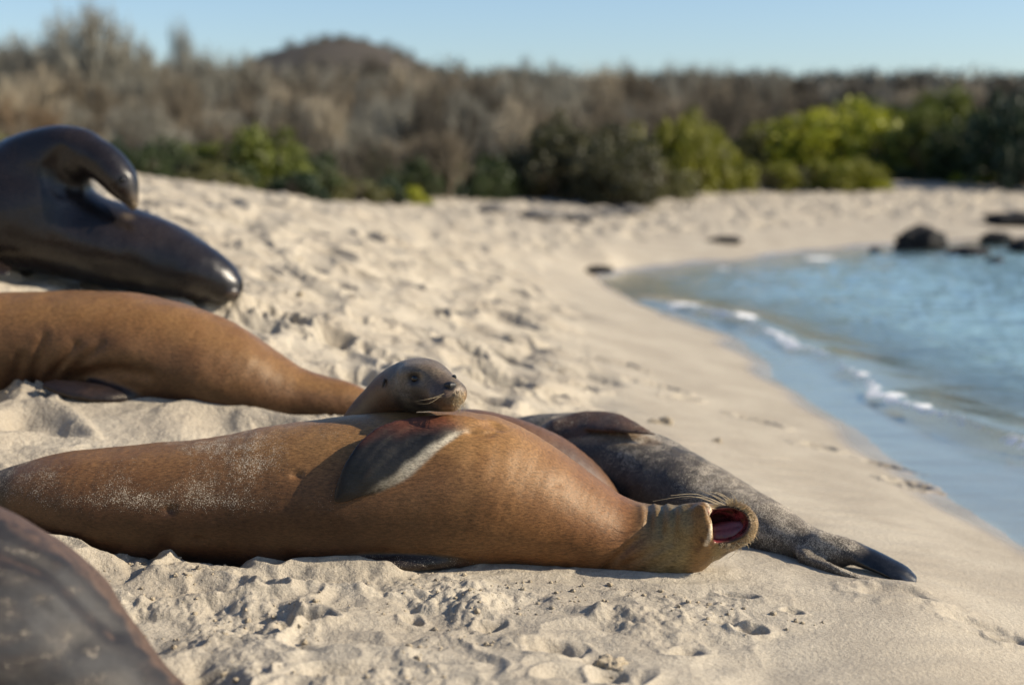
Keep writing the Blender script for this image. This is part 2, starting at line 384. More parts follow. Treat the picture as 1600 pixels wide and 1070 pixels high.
        for a in range(3):
            o1, o2 = (a + 1) % 3, (a + 2) % 3
            s0 = [slice(None)] * 3; s1 = [slice(None)] * 3; s0[a] = slice(0, -1); s1[a] = slice(1, None)
            e = ins[tuple(s0)] != ins[tuple(s1)]; c = np.array(np.nonzero(e)); c = c[:, (c[o1] > 0) & (c[o2] > 0) & (c[o1] < d.shape[o1] - 1) & (c[o2] < d.shape[o2] - 1)]
            def at(p, q):
                x = c.copy(); x[o1] -= p; x[o2] -= q; return idx[tuple(x)]
            qd = np.stack([at(0, 0), at(1, 0), at(1, 1), at(0, 1)], 1)
            fl = ins[tuple(c)]; qd[~fl] = qd[~fl][:, ::-1]; faces.append(qd)
        Fq = np.concatenate(faces); Fq = Fq[(Fq >= 0).all(1)]
        E = np.concatenate([Fq[:, [0, 1]], Fq[:, [1, 2]], Fq[:, [2, 3]], Fq[:, [3, 0]]])
        deg = np.bincount(E.ravel(), minlength=N).astype(float); deg[deg == 0] = 1
        for it in range(smooth):
            nv = np.stack([np.bincount(E[:, 0], V[E[:, 1], k], N) + np.bincount(E[:, 1], V[E[:, 0], k], N) for k in range(3)], 1) / deg[:, None]
            V = V * .4 + nv * .6
        used = np.zeros(N, bool); used[Fq.ravel()] = True; rm = np.cumsum(used) - 1
        return V[used], rm[Fq]
def vnormals(V, Fq):
    n = np.cross(V[Fq[:, 2]] - V[Fq[:, 0]], V[Fq[:, 3]] - V[Fq[:, 1]]); out = np.zeros_like(V)
    for k in range(4):
        for a in range(3): out[:, a] += np.bincount(Fq[:, k], n[:, a], len(V))
    return out / (np.linalg.norm(out, axis=1)[:, None] + 1e-12)
def chain_sd(V, ch):
    """per vertex: distance to chain surface, parameter 0..1 along it, across coordinate -1..1"""
    best = np.full(len(V), 9.0); par = np.zeros(len(V)); acr = np.zeros(len(V)); n = len(ch) - 1
    for i, (r0, r1) in enumerate(zip(ch[:-1], ch[1:])):
        d = seg_sdf(V.astype(np.float32), r0, r1); ax = r1[:3] - r0[:3]; q = V - r0[:3]; t = np.clip(q @ ax / (ax @ ax), 0, 1)
        nn = (r0[5:8] + r1[5:8]) * .5; axn = ax / np.linalg.norm(ax); nn = nn - (nn @ axn) * axn; nn /= np.linalg.norm(nn); s = np.cross(axn, nn)
        m = d < best; best[m] = d[m]; par[m] = ((i + t) / n)[m]; acr[m] = ((q @ s) / (r0[4] + (r1[4] - r0[4]) * t))[m]
    return best, par, acr
def finish(name, fld, mat, paint, loc, smooth=2, amp=.0022, extra=None):
    smooth += 3
    V, Fq = fld.mesh(smooth); N = vnormals(V, Fq)
    V = V + N * (amp * pn3(V * 9, 3) + amp * .3 * pn3(V * 24, 5) + .0002 * pn3(V * 75, 6))[:, None]
    if extra: V = V + N * extra(V)[:, None]
    base, wet, sand = paint(V, N)
    o = mesh_np(name, V, Fq, mat, True, dict(base=base, wet=wet, sand=sand), loc)
    o.cycles.shadow_terminator_offset = .12; o.cycles.shadow_terminator_geometry_offset = .1; return o
def lerp(a, b, t):
    return np.asarray(a)[None] * (1 - t[:, None]) + np.asarray(b)[None] * t[:, None] if np.ndim(a) == 1 else a * (1 - t[:, None]) + np.asarray(b)[None] * t[:, None]
def bound(chs, h, extra=.02):
    A = np.concatenate(chs); r = A[:, 3:5].max(1)[:, None] + extra; return Field((A[:, :3] - r).min(0), (A[:, :3] + r).max(0), h)
def tube(pts, r0, r1, n=5):
    pts = catmull(np.array(pts, float), 4) if len(pts) > 2 else np.array(pts, float); m = len(pts); T = np.gradient(pts, axis=0)
    T /= np.linalg.norm(T, axis=1)[:, None] + 1e-12; ref = np.array((.2, .3, .93)); V = []
    for i in range(m):
        a = np.cross(T[i], ref); a /= np.linalg.norm(a) + 1e-9; b = np.cross(T[i], a); r = r0 + (r1 - r0) * i / (m - 1)
        for k in range(n):
            t = 2 * math.pi * k / n; V.append(pts[i] + r * (a * math.cos(t) + b * math.sin(t)))
    Fq = [[i * n + k, i * n + (k + 1) % n, (i + 1) * n + (k + 1) % n, (i + 1) * n + k] for i in range(m - 1) for k in range(n)]
    return np.array(V), np.array(Fq)
def join(parts):
    V = []; Fs = []; o = 0
    for v, f in parts: V.append(v); Fs.append(f + o); o += len(v)
    return np.concatenate(V), np.concatenate(Fs)
def ball(c, r, sc=(1, 1, 1), nu=20, nv=14):
    V = [np.array((math.sin(math.pi * j / nv) * math.cos(2 * math.pi * i / nu) * sc[0], math.sin(math.pi * j / nv) * math.sin(2 * math.pi * i / nu) * sc[1], math.cos(math.pi * j / nv) * sc[2])) * r + c for j in range(nv + 1) for i in range(nu)]
    Fq = [[j * nu + i, (j + 1) * nu + i, (j + 1) * nu + (i + 1) % nu, j * nu + (i + 1) % nu] for j in range(nv) for i in range(nu)]
    return np.array(V), np.array(Fq)

M_FUR = fur_material('golden_brown_fur', (1, 3.5, 3.5), .43, .0, .42, (1, .88, .70, 1))
M_FURD = fur_material('dark_wet_fur', (1, 3, 3), .45, .0, .42)
M_EYE = simple_mat('wet_black_eye', (.004, .0035, .0035), .12, .5, .1, 30, .0)
M_NOSE = simple_mat('nose_leather', (.008, .007, .007), .5, .4, .3, 400)
M_WHISK = simple_mat('whisker_hair', (.42, .33, .20), .45, .4, .15, 40, .0)
M_TONGUE = simple_mat('tongue_flesh', (.11, .022, .024), .3, .6, .25, 160, .001)
GOLD = (.175, .087, .034); BROWN = (.075, .034, .016); DARK = (.012, .011, .012)

# ------------------------------------------------------------------ the yawning sea lion
def make_yawner():
    Yc = 3.40
    body = chain([(-190, 800, Yc + .02, 12, 22), (-120, 795, Yc, 22, 30), (-50, 785, Yc, 34, 40), (5, 779, Yc, 45, 52), (60, 780, Yc, 63, 76), (110, 783, Yc, 79, 96), (170, 787, Yc, 90, 108),
                  (250, 788, Yc, 98, 114), (350, 785, Yc, 106, 118), (450, 779, Yc, 119, 124), (560, 771, Yc, 126, 128), (650, 768, Yc, 127, 128), (740, 768, Yc, 125, 126),
                  (812, 785, Yc, 104, 116), (872, 808, Yc - .005, 87, 102), (928, 830, Yc - .015, 72, 88), (975, 847, Yc - .03, 62, 74), (1015, 851, Yc - .045, 60, 64)])
    neck = chain([(985, 848, Yc - .03, 62, 66), (1020, 851, Yc - .05, 60, 62), (1055, 849, Yc - .07, 59, 60), (1085, 837, Yc - .09, 51, 54), (1112, 828, Yc - .11, 44, 48),
                  (1132, 823, Yc - .12, 39, 44), (1150, 819, Yc - .13, 35, 38)])
    fl = Field((P(-240, 800, Yc)[0], Yc - .3, .12), (P(1200, 800, Yc)[0], Yc + .28, .68), .0042)
    fl.add(body); fl.add(neck, .03)
    # mouth: carved hollow, then the dropped lower jaw in front of its left side
    cav = chain([(1110, 822, Yc - .165, 25, 34), (1130, 820, Yc - .18, 27, 42), (1142, 820, Yc - .19, 24, 38)])
    fl.add(cav, .008, sub=True)
    thr = chain([(1095, 824, Yc - .10, 14, 14), (1130, 821, Yc - .13, 22, 20)]); fl.add(thr, .006, sub=True)
    jaw = chain([(1050, 838, Yc - .085, 46, 34), (1075, 828, Yc - .140, 39, 24), (1094, 820, Yc - .170, 34, 15), (1104, 818, Yc - .185, 32, 9)]); fl.add(jaw, .022)
    chin = chain([(1078, 804, Yc - .12, 16, 16), (1098, 796, Yc - .135, 12, 13)]); fl.add(chin, .02)
    # upper fore flipper folded back over the flank
    def fy(px, py, c, rz, rb, off): return Yc - rb * Yc / F * math.sqrt(max(0, 1 - ((py - c) / rz) ** 2)) - off
    up = [(.25, -.45, .86), (.2, -.6, .8), (.1, -.75, .66), (.0, -.88, .48), (0, -.95, .3), (0, -.98, .15)]
    fn = [(757, 666, Yc - .075, 10, 14), (725, 664, Yc - .095, 9, 20), (685, 671, Yc - .125, 9, 29), (648, 686, Yc - .155, 8.5, 39), (610, 706, Yc - .182, 8, 47), (576, 733, Yc - .199, 7.5, 39), (550, 757, Yc - .206, 6.5, 26), (533, 773, Yc - .207, 5, 14), (523, 781, Yc - .207, 2, 5)]
    fn = [(a[0], a[1], fl.surf(a[0], a[1])[1] - (.015 if i > 1 else -.004 if i else -.016), a[3], a[4], *up[min(i, 5)]) for i, a in enumerate(fn)]
    flip = chain(fn, sub=5); fl.add(flip, .005)
    low = chain([(750, 872, Yc - .10, 12, 12), (700, 876, Yc - .14, 12, 13), (630, 879, Yc - .165, 10, 15), (550, 883, Yc - .175, 8, 15), (470, 889, Yc - .175, 6, 12), (415, 894, Yc - .17, 4, 8)], (0, -.7, .7)); fl.add(low, .012)
    g = fl.gs
    for pts in (((680, 672), (630, 700), (580, 745)), ((665, 662), (605, 690), (560, 745)), ((640, 655), (585, 690), (548, 740))): g(pts, .005, .0018)
    g([(735, 678), (756, 679), (770, 676)], .009, .009); g([(762, 660), (772, 664), (778, 668)], .013, .011)
    # skin folds of the neck, navel, teats
    g([(1011, 785), (1014, 800), (1011, 828), (990, 848), (955, 878), (932, 898)], .009, .010)
    g([(1003, 790), (1005, 805), (1002, 825), (985, 840)], .010, -.005)
    g([(1022, 787), (1025, 800), (1025, 825)], .006, -.006)
    g([(1033, 787), (1035, 803), (1033, 835)], .006, .007)
    g([(1043, 786), (1046, 800), (1045, 822)], .006, -.005)
    g([(1054, 790), (1056, 810), (1050, 850)], .007, .006)
    g([(1078, 848), (1045, 872), (1000, 893)], .012, .006)
    g([(1060, 840), (1020, 862), (975, 884)], .010, .006)
    g([(1090, 850), (1070, 878), (1040, 895)], .008, .004)
    g([(1100, 848), (1106, 856), (1112, 864)], .004, -.004); g([(1076, 789), (1078, 797), (1076, 806)], .012, .009); g([(1088, 800), (1084, 825), (1086, 845)], .010, .004); g([(1125, 862), (1142, 858), (1158, 849)], .005, .003)
    lipc = [fl.surf(1104, 788), fl.surf(1110, 800), fl.surf(1112, 820), fl.surf(1109, 838), fl.surf(1103, 850)]
    fl.groove(lipc, .004, -.004)
    for (a, b, dd) in ((463, 743, .013), (266, 797, .014), (310, 842, .008), (868, 757, .003)): g([(a - 3, b), (a + 3, b)], .008, dd)
    for a in ((456, 748), (271, 799)): g([(a[0] - 2, a[1] + 2), (a[0] + 8, a[1])], .005, -.005)
    def paint(V, N):
        fd, ft, fa = chain_sd(V, flip); ld, lt, la = chain_sd(V, low); nd, nt_, na = chain_sd(V, neck); jd, jt, ja = chain_sd(V, jaw)
        x = V[:, 0]; nz = pn3(V * 7, 1); n2 = pn3(V * 22, 2)
        px0 = lambda q: (q - 800) / F * Yc
        col = lerp(GOLD, BROWN, sst(-.5, .7, nz + .2) * .45)
        # chestnut belly and tawny chest, with shade painted into the low rear flank
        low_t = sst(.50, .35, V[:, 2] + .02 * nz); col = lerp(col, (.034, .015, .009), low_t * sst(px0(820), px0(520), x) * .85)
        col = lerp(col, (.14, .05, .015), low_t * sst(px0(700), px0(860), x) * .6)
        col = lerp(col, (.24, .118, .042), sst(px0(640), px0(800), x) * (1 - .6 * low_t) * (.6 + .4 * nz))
        top = sst(.46, .57, V[:, 2]); col = lerp(col, (.30, .165, .058), top * .55)  # upper edge painted golden like a sunlit rim
        col = lerp(col, (.20, .145, .065), sst(px0(970), px0(1045), x + .02 * nz))        # pale throat
        col = lerp(col, (.19, .095, .03), sst(px0(1060), px0(1085), x) * sst(px0(1118), px0(1098), x) * .8)
        col = lerp(col, (.25, .165, .08), sst(px0(1112), px0(1135), x))
        col = lerp(col, (.02, .012, .01), sst(px0(30), px0(5), x + .015 * nz))
        cd, ct, ca = chain_sd(V, cav); td, _, _ = chain_sd(V, thr)
        inm = sst(.004, -.001, np.minimum(cd, td)) * (jd > .003) * (x > px0(1100))
        gum = sst(.010, .005, np.minimum(cd, td)) * (1 - inm) * (jd > .006) * (x > px0(1112)) * (V[:, 1] < Yc - .06)
        col = lerp(col, (.012, .008, .008), np.clip(gum, 0, 1))
        mc = lerp(np.tile((.17, .028, .034), (len(V), 1)), (.05, .010, .012), sst(-.2, .5, pn3(V * 60, 8)))
        col = lerp(col, (.10, .02, .024), inm) * (1 - inm[:, None]) + mc * inm[:, None]
        col = lerp(col, (.09, .05, .025), sst(px0(1110), px0(1130), x) * sst(.1, .5, pn3(V * 38, 17)) * .7 * (1 - inm))
        lip = np.full(len(V), 9.0); lc = catmull(lipc, 4)
        for q in lc: lip = np.minimum(lip, np.linalg.norm(V - q, axis=1))
        jm = sst(.05, .012, lip) * (lip > .009) * (V[:, 0] < px0(1116)) * (jd < .01); col = lerp(col, (.07, .035, .018), jm * sst(-.2, .3, pn3(V * 45, 4)) * .95)
        col = lerp(col, (.55, .44, .30), sst(.0075, .004, lip) * (V[:, 0] < px0(1125)))
        # flippers: black naked skin, reddish near the shoulder, pale scuffed leading edge
        fm = sst(.007, .001, fd) * sst(.08, .22, ft + .05 * nz)
        fc = lerp(np.tile((.085, .030, .018), (len(V), 1)), (.005, .006, .009), sst(.16, .42, ft + .07 * n2 + .24 * fa * FS))
        lead = fa * FS
        edge = sst(.58, .88, lead + .14 * n2) * sst(.78, .42, ft) * sst(.05, .2, ft); fc = lerp(fc, (.36, .33, .26), edge * .9)
        col = col * (1 - fm[:, None]) + fc * fm[:, None]
        lm = sst(.010, .003, ld) * sst(.0, .22, lt); col = lerp(col, (.020, .014, .014), lm)
        wet = np.maximum(fm * .35, np.maximum(lm * .6, np.maximum(inm * .9, gum * .8)))
        sand = sst(px0(700), px0(350), x) * sst(.36, .42, V[:, 2]) * .95 * sst(-.7, .3, nz) + .22
        sand = np.maximum(sand, sst(.006, .001, ld) * .8); sand = np.where(fm > .5, .16 * sst(.1, .5, n2) + .6 * edge, sand); sand *= (1 - inm) * (1 - gum) * (1 - .6 * sst(px0(980), px0(1040), x))
        return col, wet, sand
    FS = YFS
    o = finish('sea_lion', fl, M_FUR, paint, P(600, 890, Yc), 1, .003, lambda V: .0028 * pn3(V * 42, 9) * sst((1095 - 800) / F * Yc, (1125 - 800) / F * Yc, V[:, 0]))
    tag(o, 'golden brown sea lion yawning on its side, black flipper over its flank', 'sea lion', 'sea lions resting on the beach')
    # tongue
    tg = chain([(1095, 836, Yc - .125, 9, 15), (1115, 833, Yc - .138, 9, 16), (1135, 829, Yc - .145, 7, 16), (1150, 824, Yc - .147, 5, 13), (1160, 820, Yc - .148, 3, 8)], (.1, -.8, .6)); tf = bound([tg], .0022); tf.add(tg); tf.gs([(1112, 828), (1135, 825), (1155, 821)], .004, .003)
    V, Fq = tf.mesh(2); V += .0015 * pn3(V * 60, 4)[:, None]; mesh_np('tongue', V, Fq, M_TONGUE, True, None, P(1130, 826, Yc - .15), o)
    parts = []
    W = [((1126, 790), (1080, 775), (1020, 783)), ((1130, 789), (1090, 772), (1048, 774)), ((1135, 788), (1110, 772), (1090, 764)), ((1138, 787), (1118, 775), (1098, 769)),
         ((1142, 787), (1125, 773), (1108, 768)), ((1146, 787), (1132, 774), (1118, 768)), ((1152, 786), (1148, 776), (1140, 768)), ((1128, 790), (1095, 777), (1065, 779)), ((1148, 787), (1138, 778), (1125, 772)),
         ((1133, 789), (1108, 778), (1085, 776)), ((1160, 788), (1162, 782), (1160, 776)), ((1140, 856), (1120, 868), (1095, 876)), ((1148, 856), (1132, 868), (1112, 882)), ((1158, 848), (1150, 862), (1138, 872)), ((1160, 846), (1158, 856), (1157, 864)),
         ((1130, 858), (1105, 866), (1075, 872)), ((1165, 843), (1168, 850), (1170, 857)), ((1118, 856), (1115, 868), (1113, 880)), ((1154, 852), (1142, 862), (1128, 868)), ((1126, 848), (1140, 850), (1156, 842)), ((1175, 832), (1181, 838), (1184, 843))]
    for i, (a, b, c) in enumerate(W):
        d = .125 + .02 * math.sin(i * 2.3)
        parts.append(tube([P(*a, Yc - d), P(*b, Yc - d - .015), P(*c, Yc - d - .01 - .03 * math.sin(i * 1.7))], .00085, .0003, 4))
    V, Fq = join(parts); mesh_np('whiskers', V, Fq, M_WHISK, True, None, P(1140, 800, Yc - .13), o)
    # short stiff hair round the muzzle
    parts = []; r_ = random.Random(5)
    for i in range(620):
        t = r_.uniform(-2.0, 1.75); rr_ = r_.uniform(29, 40); a = 1141 + rr_ * math.cos(t); b = 820 - rr_ * .93 * math.sin(t); L = r_.uniform(3, 9)
        dr = t + r_.uniform(-.7, .5); yy = fl.surf(a, b)[1] + .002
        parts.append(tube([P(a, b, yy), P(a + L * math.cos(dr), b - L * math.sin(dr), yy - .006)], .0007, .0002, 3))
    V, Fq = join(parts); mesh_np('muzzle_hair', V, Fq, M_WHISK, True, None, P(1140, 820, Yc - .13), o)
    return o
YFS = -1.0

def make_rester():
    """the one resting its head on the yawner's back"""
    body = chain([(540, 705, 3.78, 44, 46), (600, 722, 3.84, 60, 66), (660, 722, 3.86, 72, 76), (725, 716, 3.86, 79, 80), (790, 727, 3.85, 77, 80), (845, 744, 3.85, 71, 74), (895, 771, 3.84, 60, 64), (933, 800, 3.83, 46, 50), (975, 820, 3.82, 24, 28), (1010, 840, 3.8, 10, 22)])
    neck = chain([(560, 715, 3.80, 42, 46), (562, 690, 3.74, 40, 44), (578, 660, 3.66, 39, 42), (598, 634, 3.58, 38, 41), (622, 612, 3.50, 40, 44), (645, 602, 3.45, 43, 46), (664, 600, 3.41, 41, 42), (682, 606, 3.37, 34, 34), (697, 612, 3.335, 27, 28), (707, 615, 3.315, 22, 25)], sub=5)
    muz = chain([(690, 620, 3.32, 15, 20), (703, 620, 3.300, 15, 19)]); muz2 = chain([(712, 617, 3.335, 12, 15)] * 2)
    jaw = chain([(660, 628, 3.42, 14, 22), (690, 632, 3.365, 11, 18), (708, 635, 3.335, 8, 13)])
    lo = P(500, 900, 3.9); fl = Field((P(480, 800, 3.9)[0], 3.2, .2), (P(1030, 800, 3.9)[0], 4.08, .78), .0042)
    fl.add(body); fl.add(neck, .04); fl.add(muz, .012); fl.add(jaw, .012)
    br = chain([(636, 583, 3.385, 7, 8), (656, 579, 3.365, 6, 8), (676, 585, 3.35, 5, 6)]); fl.add(br, .03)
    g = fl.gs
    g([(643, 592), (653, 591)], .010, .009); g([(640, 584), (650, 583), (660, 587)], .006, -.002)
    g([(654, 635), (675, 633), (690, 630), (703, 628), (716, 629)], .005, .006)
    g([(704, 608), (704, 617), (703, 627)], .003, .003)
    g([(618, 590), (615, 604), (622, 614), (640, 618)], .008, .004)
    g([(600, 594), (603, 602)], .005, .004)
    eye = fl.surf(649, 592) + np.array((0, .006, 0)); nose = fl.surf(703, 602); earp = fl.surf(600, 598)
    def paint(V, N):
        nz = pn3(V * 9, 11); n2 = pn3(V * 30, 12); nd, nt_, na = chain_sd(V, neck)
        col = lerp(np.tile((.12, .056, .022), (len(V), 1)), (.075, .036, .017), sst(-.4, .5, nz))
        h = sst(.45, .62, nt_) * (nd < .03)
        hc = lerp(np.tile((.024, .022, .021), (len(V), 1)), (.115, .095, .072), sst(-.5, .6, n2 + nz * .5)); col = col * (1 - h[:, None]) + hc * h[:, None]
        col = lerp(col, (.17, .13, .085), h * sst(.65, .69, V[:, 2]) * .7); col = lerp(col, (.03, .022, .018), h * sst(.1, .4, pn3(V * 16, 14)) * .7)
        nk = sst(.55, .25, nt_) * (nd < .02); col = lerp(col, (.045, .03, .022), nk)
        de = np.linalg.norm(V - eye, axis=1); col = lerp(col, (.012, .01, .01), sst(.026, .013, de))
        dc = np.linalg.norm(V - P(632, 606, 3.37), axis=1); col = lerp(col, (.13, .115, .10), sst(.03, .018, dc) * .7)
        mz = sst(.055, .03, np.linalg.norm(V - P(712, 634, 3.30), axis=1)); col = lerp(col, (.26, .17, .085), mz * .8)
        mz = sst(.07, .03, np.linalg.norm(V - P(688, 625, 3.30), axis=1)); col = lerp(col, (.075, .045, .03), mz * .8 * (V[:, 0] < P(706, 620, 3.3)[0]))
        dn = np.linalg.norm((V - nose) * np.array((1, 1, .8)), axis=1); col = lerp(col, (.012, .011, .011), sst(.017, .011, dn))
        ed = np.linalg.norm(V - P(598, 598, 3.49), axis=1); col = lerp(col, (.015, .012, .012), sst(.012, .006, ed))
        wet = .25 * h + sst(.017, .011, dn) * .5
        return col, wet, np.clip(.15 + .2 * h, 0, 1)
    o = finish('sea_lion', fl, M_FURD2, paint, P(650, 800, 3.8), 2, .0018)
    tag(o, 'grey headed sea lion awake, resting its chin on the back of the yawning one', 'sea lion', 'sea lions resting on the beach')
    v, f = ball(eye, .0105); mesh_np('eye', v, f, M_EYE, True, None, eye, o)
    e2 = fl.surf(712, 590) + np.array((-.004, .008, 0)); v, f = ball(e2, .006); mesh_np('eye', v, f, M_EYE, True, None, e2, o)
    # nose pad with two slit nostrils
    nf = Field(nose - .03, nose + .03, .0014); ny = nose[1]
    nf.add(chain([(697, 602, ny + .005, 4.4, 4), (703, 602, ny + .001, 5.6, 5), (709, 602, ny + .005, 4.4, 4)])); nf.add(chain([(703, 602, ny - .003, 5, 4), (703, 612, ny, 3, 3)]), .004)
    for s_ in (-1, 1): nf.groove([P(703 + s_ * 2, 606, ny - .010), P(703 + s_ * 6, 599, ny - .008)], .0022, .003)
    V, Fq = nf.mesh(1); mesh_np('nose', V, Fq, M_NOSE, True, None, nose, o)
    ear = chain([(601, 593, earp[1] - .002, 3, 2), (599, 599, earp[1] - .006, 2.6, 1.6), (598, 606, earp[1] - .006, 1, .8)]); ef = bound([ear], .0015, .01); ef.add(ear); V, Fq = ef.mesh(1)
    n = len(V); mesh_np('ear', V, Fq, M_FURD2, True, dict(base=np.tile((.05, .04, .035), (n, 1)), wet=np.zeros(n), sand=np.zeros(n)), P(595, 598, 3.49), o)
    parts = []; r_ = random.Random(9)
    for i in range(3):
        a = r_.uniform(683, 700); b = r_.uniform(612, 626); parts.append(tube([P(a, b, 3.283), P(a - r_.uniform(18, 34), b + r_.uniform(4, 14), 3.26), P(a - r_.uniform(40, 70), b + r_.uniform(8, 18), 3.27)], .0004, .00015, 3))
    for i in range(60):
        a = r_.uniform(706, 721); b = r_.uniform(608, 630); parts.append(tube([P(a, b, 3.29), P(a + r_.uniform(2, 8), b + r_.uniform(5, 9), 3.27), P(a + r_.uniform(0, 9), b + r_.uniform(12, 22), 3.275)], .0006, .0002, 3))
    V, Fq = join(parts); mesh_np('whiskers', V, Fq, M_WHISK, True, None, P(700, 615, 3.28), o)
    return o
M_FURD2 = fur_material('greyish_brown_fur', (2, 3, 3), .5, .08, .45)

def make_grey():
    body = chain([(740, 735, 4.30, 40, 50), (790, 722, 4.26, 62, 66), (850, 718, 4.20, 72, 76), (920, 722, 4.12, 77, 82), (990, 742, 4.02, 76, 80), (1050, 768, 3.90, 70, 76), (1110, 793, 3.80, 62, 68), (1165, 814, 3.70, 52, 58),
                  (1215, 835, 3.61, 42, 46), (1255, 850, 3.55, 33, 36), (1288, 861, 3.50, 25, 28), (1310, 870, 3.47, 18, 22)])
    hf1 = chain([(1285, 851, 3.50, 22, 20), (1320, 858, 3.47, 18, 22), (1350, 869, 3.445, 15, 24), (1380, 882, 3.42, 12, 25), (1403, 893, 3.40, 9, 26), (1418, 901, 3.39, 7, 26), (1431, 908, 3.385, 4.5, 20)], (.1, -.35, .93))
    hf2 = chain([(1258, 872, 3.48, 17, 14), (1300, 888, 3.41, 12, 10), (1345, 903, 3.365, 9, 9), (1380, 914, 3.34, 6, 8), (1402, 920, 3.33, 3, 5)], (.1, -.5, .85))
    fore = chain([(870, 672, 4.08, 16, 24), (915, 659, 4.05, 8, 28), (955, 660, 4.01, 6, 26), (985, 667, 3.97, 5, 18), (1012, 675, 3.94, 3, 8), (1026, 680, 3.92, 1.5, 3)], (.15, -.55, .82))
    fl = Field((P(700, 800, 4.3)[0], 3.25, .1), (P(1440, 850, 3.4)[0] + .03, 4.55, .62), .0055)
    fl.add(body); fl.add(hf1, .02); fl.add(hf2, .012); fl.add(fore, .012)
    fl.gs([(1268, 866), (1300, 876), (1340, 893), (1380, 908)], .008, .013); fl.gs([(1345, 868), (1375, 884), (1400, 897)], .005, .007)
    fl.gs([(1355, 880), (1385, 895), (1408, 906)], .004, .005); fl.gs([(1240, 860), (1258, 866)], .010, -.008)
    fl.gs([(905, 672), (940, 676), (975, 684), (1010, 690)], .009, .008); fl.gs([(1010, 690), (1060, 712), (1110, 738)], .008, .004)
    fl.gs([(1335, 858), (1370, 874), (1405, 893), (1432, 907)], .005, .006); fl.gs([(1330, 868), (1365, 883), (1400, 899), (1428, 912)], .005, .006)
    def paint(V, N):
        nz = pn3(V * 6, 21); n2 = pn3(V * 25, 22); hd, ht, ha = chain_sd(V, hf1); h2, h2t, _ = chain_sd(V, hf2); fd, ft, fa = chain_sd(V, fore); bd, bt, ba = chain_sd(V, body)
        col = lerp(np.tile((.040, .036, .033), (len(V), 1)), (.10, .085, .065), sst(-.3, .6, n2 + nz) * .6)
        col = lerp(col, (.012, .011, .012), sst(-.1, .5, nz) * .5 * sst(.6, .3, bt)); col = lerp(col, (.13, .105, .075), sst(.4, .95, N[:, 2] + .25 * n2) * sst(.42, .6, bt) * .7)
        fm = sst(.012, .002, fd); col = lerp(col, (.075, .036, .02), fm * (.55 + .4 * sst(-.3, .3, n2)))
        col = lerp(col, (.30, .19, .10), sst(.03, .012, fd) * (1 - fm) * .55)
        hm = sst(.008, .002, hd) * sst(.18, .42, ht + .1 * n2) * (h2 > .001); col = lerp(col, (.006, .007, .009), hm)
        col = lerp(col, (.15, .115, .075), sst(.006, .001, h2) * sst(.2, .5, h2t) * .7 * (1 - hm))
        return col, hm, np.clip((.72 + .5 * nz + .4 * N[:, 2] + .4 * sst(.4,.7,bt)) * (1 - hm) - .3 * fm, 0, 1.4)
    o = finish('sea_lion', fl, M_FURG, paint, P(1050, 860, 3.9), 2, .004)
    tag(o, 'dark grey sand dusted sea lion behind the yawning one, shiny hind flippers pointing right', 'sea lion', 'sea lions resting on the beach')
    return o
M_FURG = fur_material('sandy_grey_fur', (1, 2, 2), .62, .0, .5)

def make_brown():
    Y = 4.42
    body = chain([(-330, 610, Y + .12, 40, 50), (-250, 590, Y + .1, 66, 76), (-150, 560, Y + .05, 84, 92), (-50, 545, Y, 87, 96), (40, 537, Y, 82, 94), (120, 537, Y, 84, 98), (200, 545, Y, 88, 102), (280, 562, Y - .02, 86, 98), (345, 582, Y - .04, 78, 90),
                  (405, 603, Y - .05, 61, 74), (455, 617, Y - .06, 46, 56), (510, 626, Y - .07, 37, 44), (560, 636, Y - .07, 32, 36), (610, 650, Y - .07, 22, 28), (650, 665, Y - .08, 12, 24)])
    fl = Field((P(-380, 600, Y)[0], Y - .34, .3), (P(670, 600, Y)[0], Y + .36, 1.0), .0065)
    fl.add(body)
    fore = chain([(260, 608, Y - .10, 16, 20), (210, 613, Y - .15, 13, 24), (160, 612, Y - .20, 9, 26), (110, 606, Y - .22, 6, 22), (70, 600, Y - .22, 3, 10)], (0, -.5, .86)); fl.add(fore, .02)
    g = fl.gs
    for k, (a, b, c) in enumerate((((68, 525), (58, 565), (48, 600)), ((118, 540), (98, 565), (75, 592)), ((155, 538), (135, 558), (112, 578)), ((30, 560), (25, 585), (15, 605)))):
        g([a, b, c], .014, .016); g([(a[0] - 9, a[1]), (b[0] - 9, b[1]), (c[0] - 9, c[1])], .012, -.006)
    g([(230, 585), (170, 580), (110, 590)], .018, .02)
    def paint(V, N):
        nz = pn3(V * 5, 31); n2 = pn3(V * 18, 32); fd, ft, fa = chain_sd(V, fore)
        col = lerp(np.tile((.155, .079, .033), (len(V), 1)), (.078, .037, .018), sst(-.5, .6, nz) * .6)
        col = lerp(col, (.24, .125, .042), sst(.3, .9, N[:, 2] + .2 * nz) * .55)  # fur facing up painted lighter, as if sunlit
        x = V[:, 0]; col = lerp(col, (.035, .017, .010), sst(.35, -.4, N[:, 2]) * .75)  # shade painted into the fur that faces down
        fm = sst(.012, .002, fd); col = lerp(col, (.016, .012, .013), fm)
        return col, fm * .5, np.clip(.18 + .3 * nz, 0, 1)
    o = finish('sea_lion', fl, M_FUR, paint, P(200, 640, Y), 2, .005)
    tag(o, 'tawny brown sea lion at left between the black one and the yawning one', 'sea lion', 'sea lions resting on the beach')
    return o

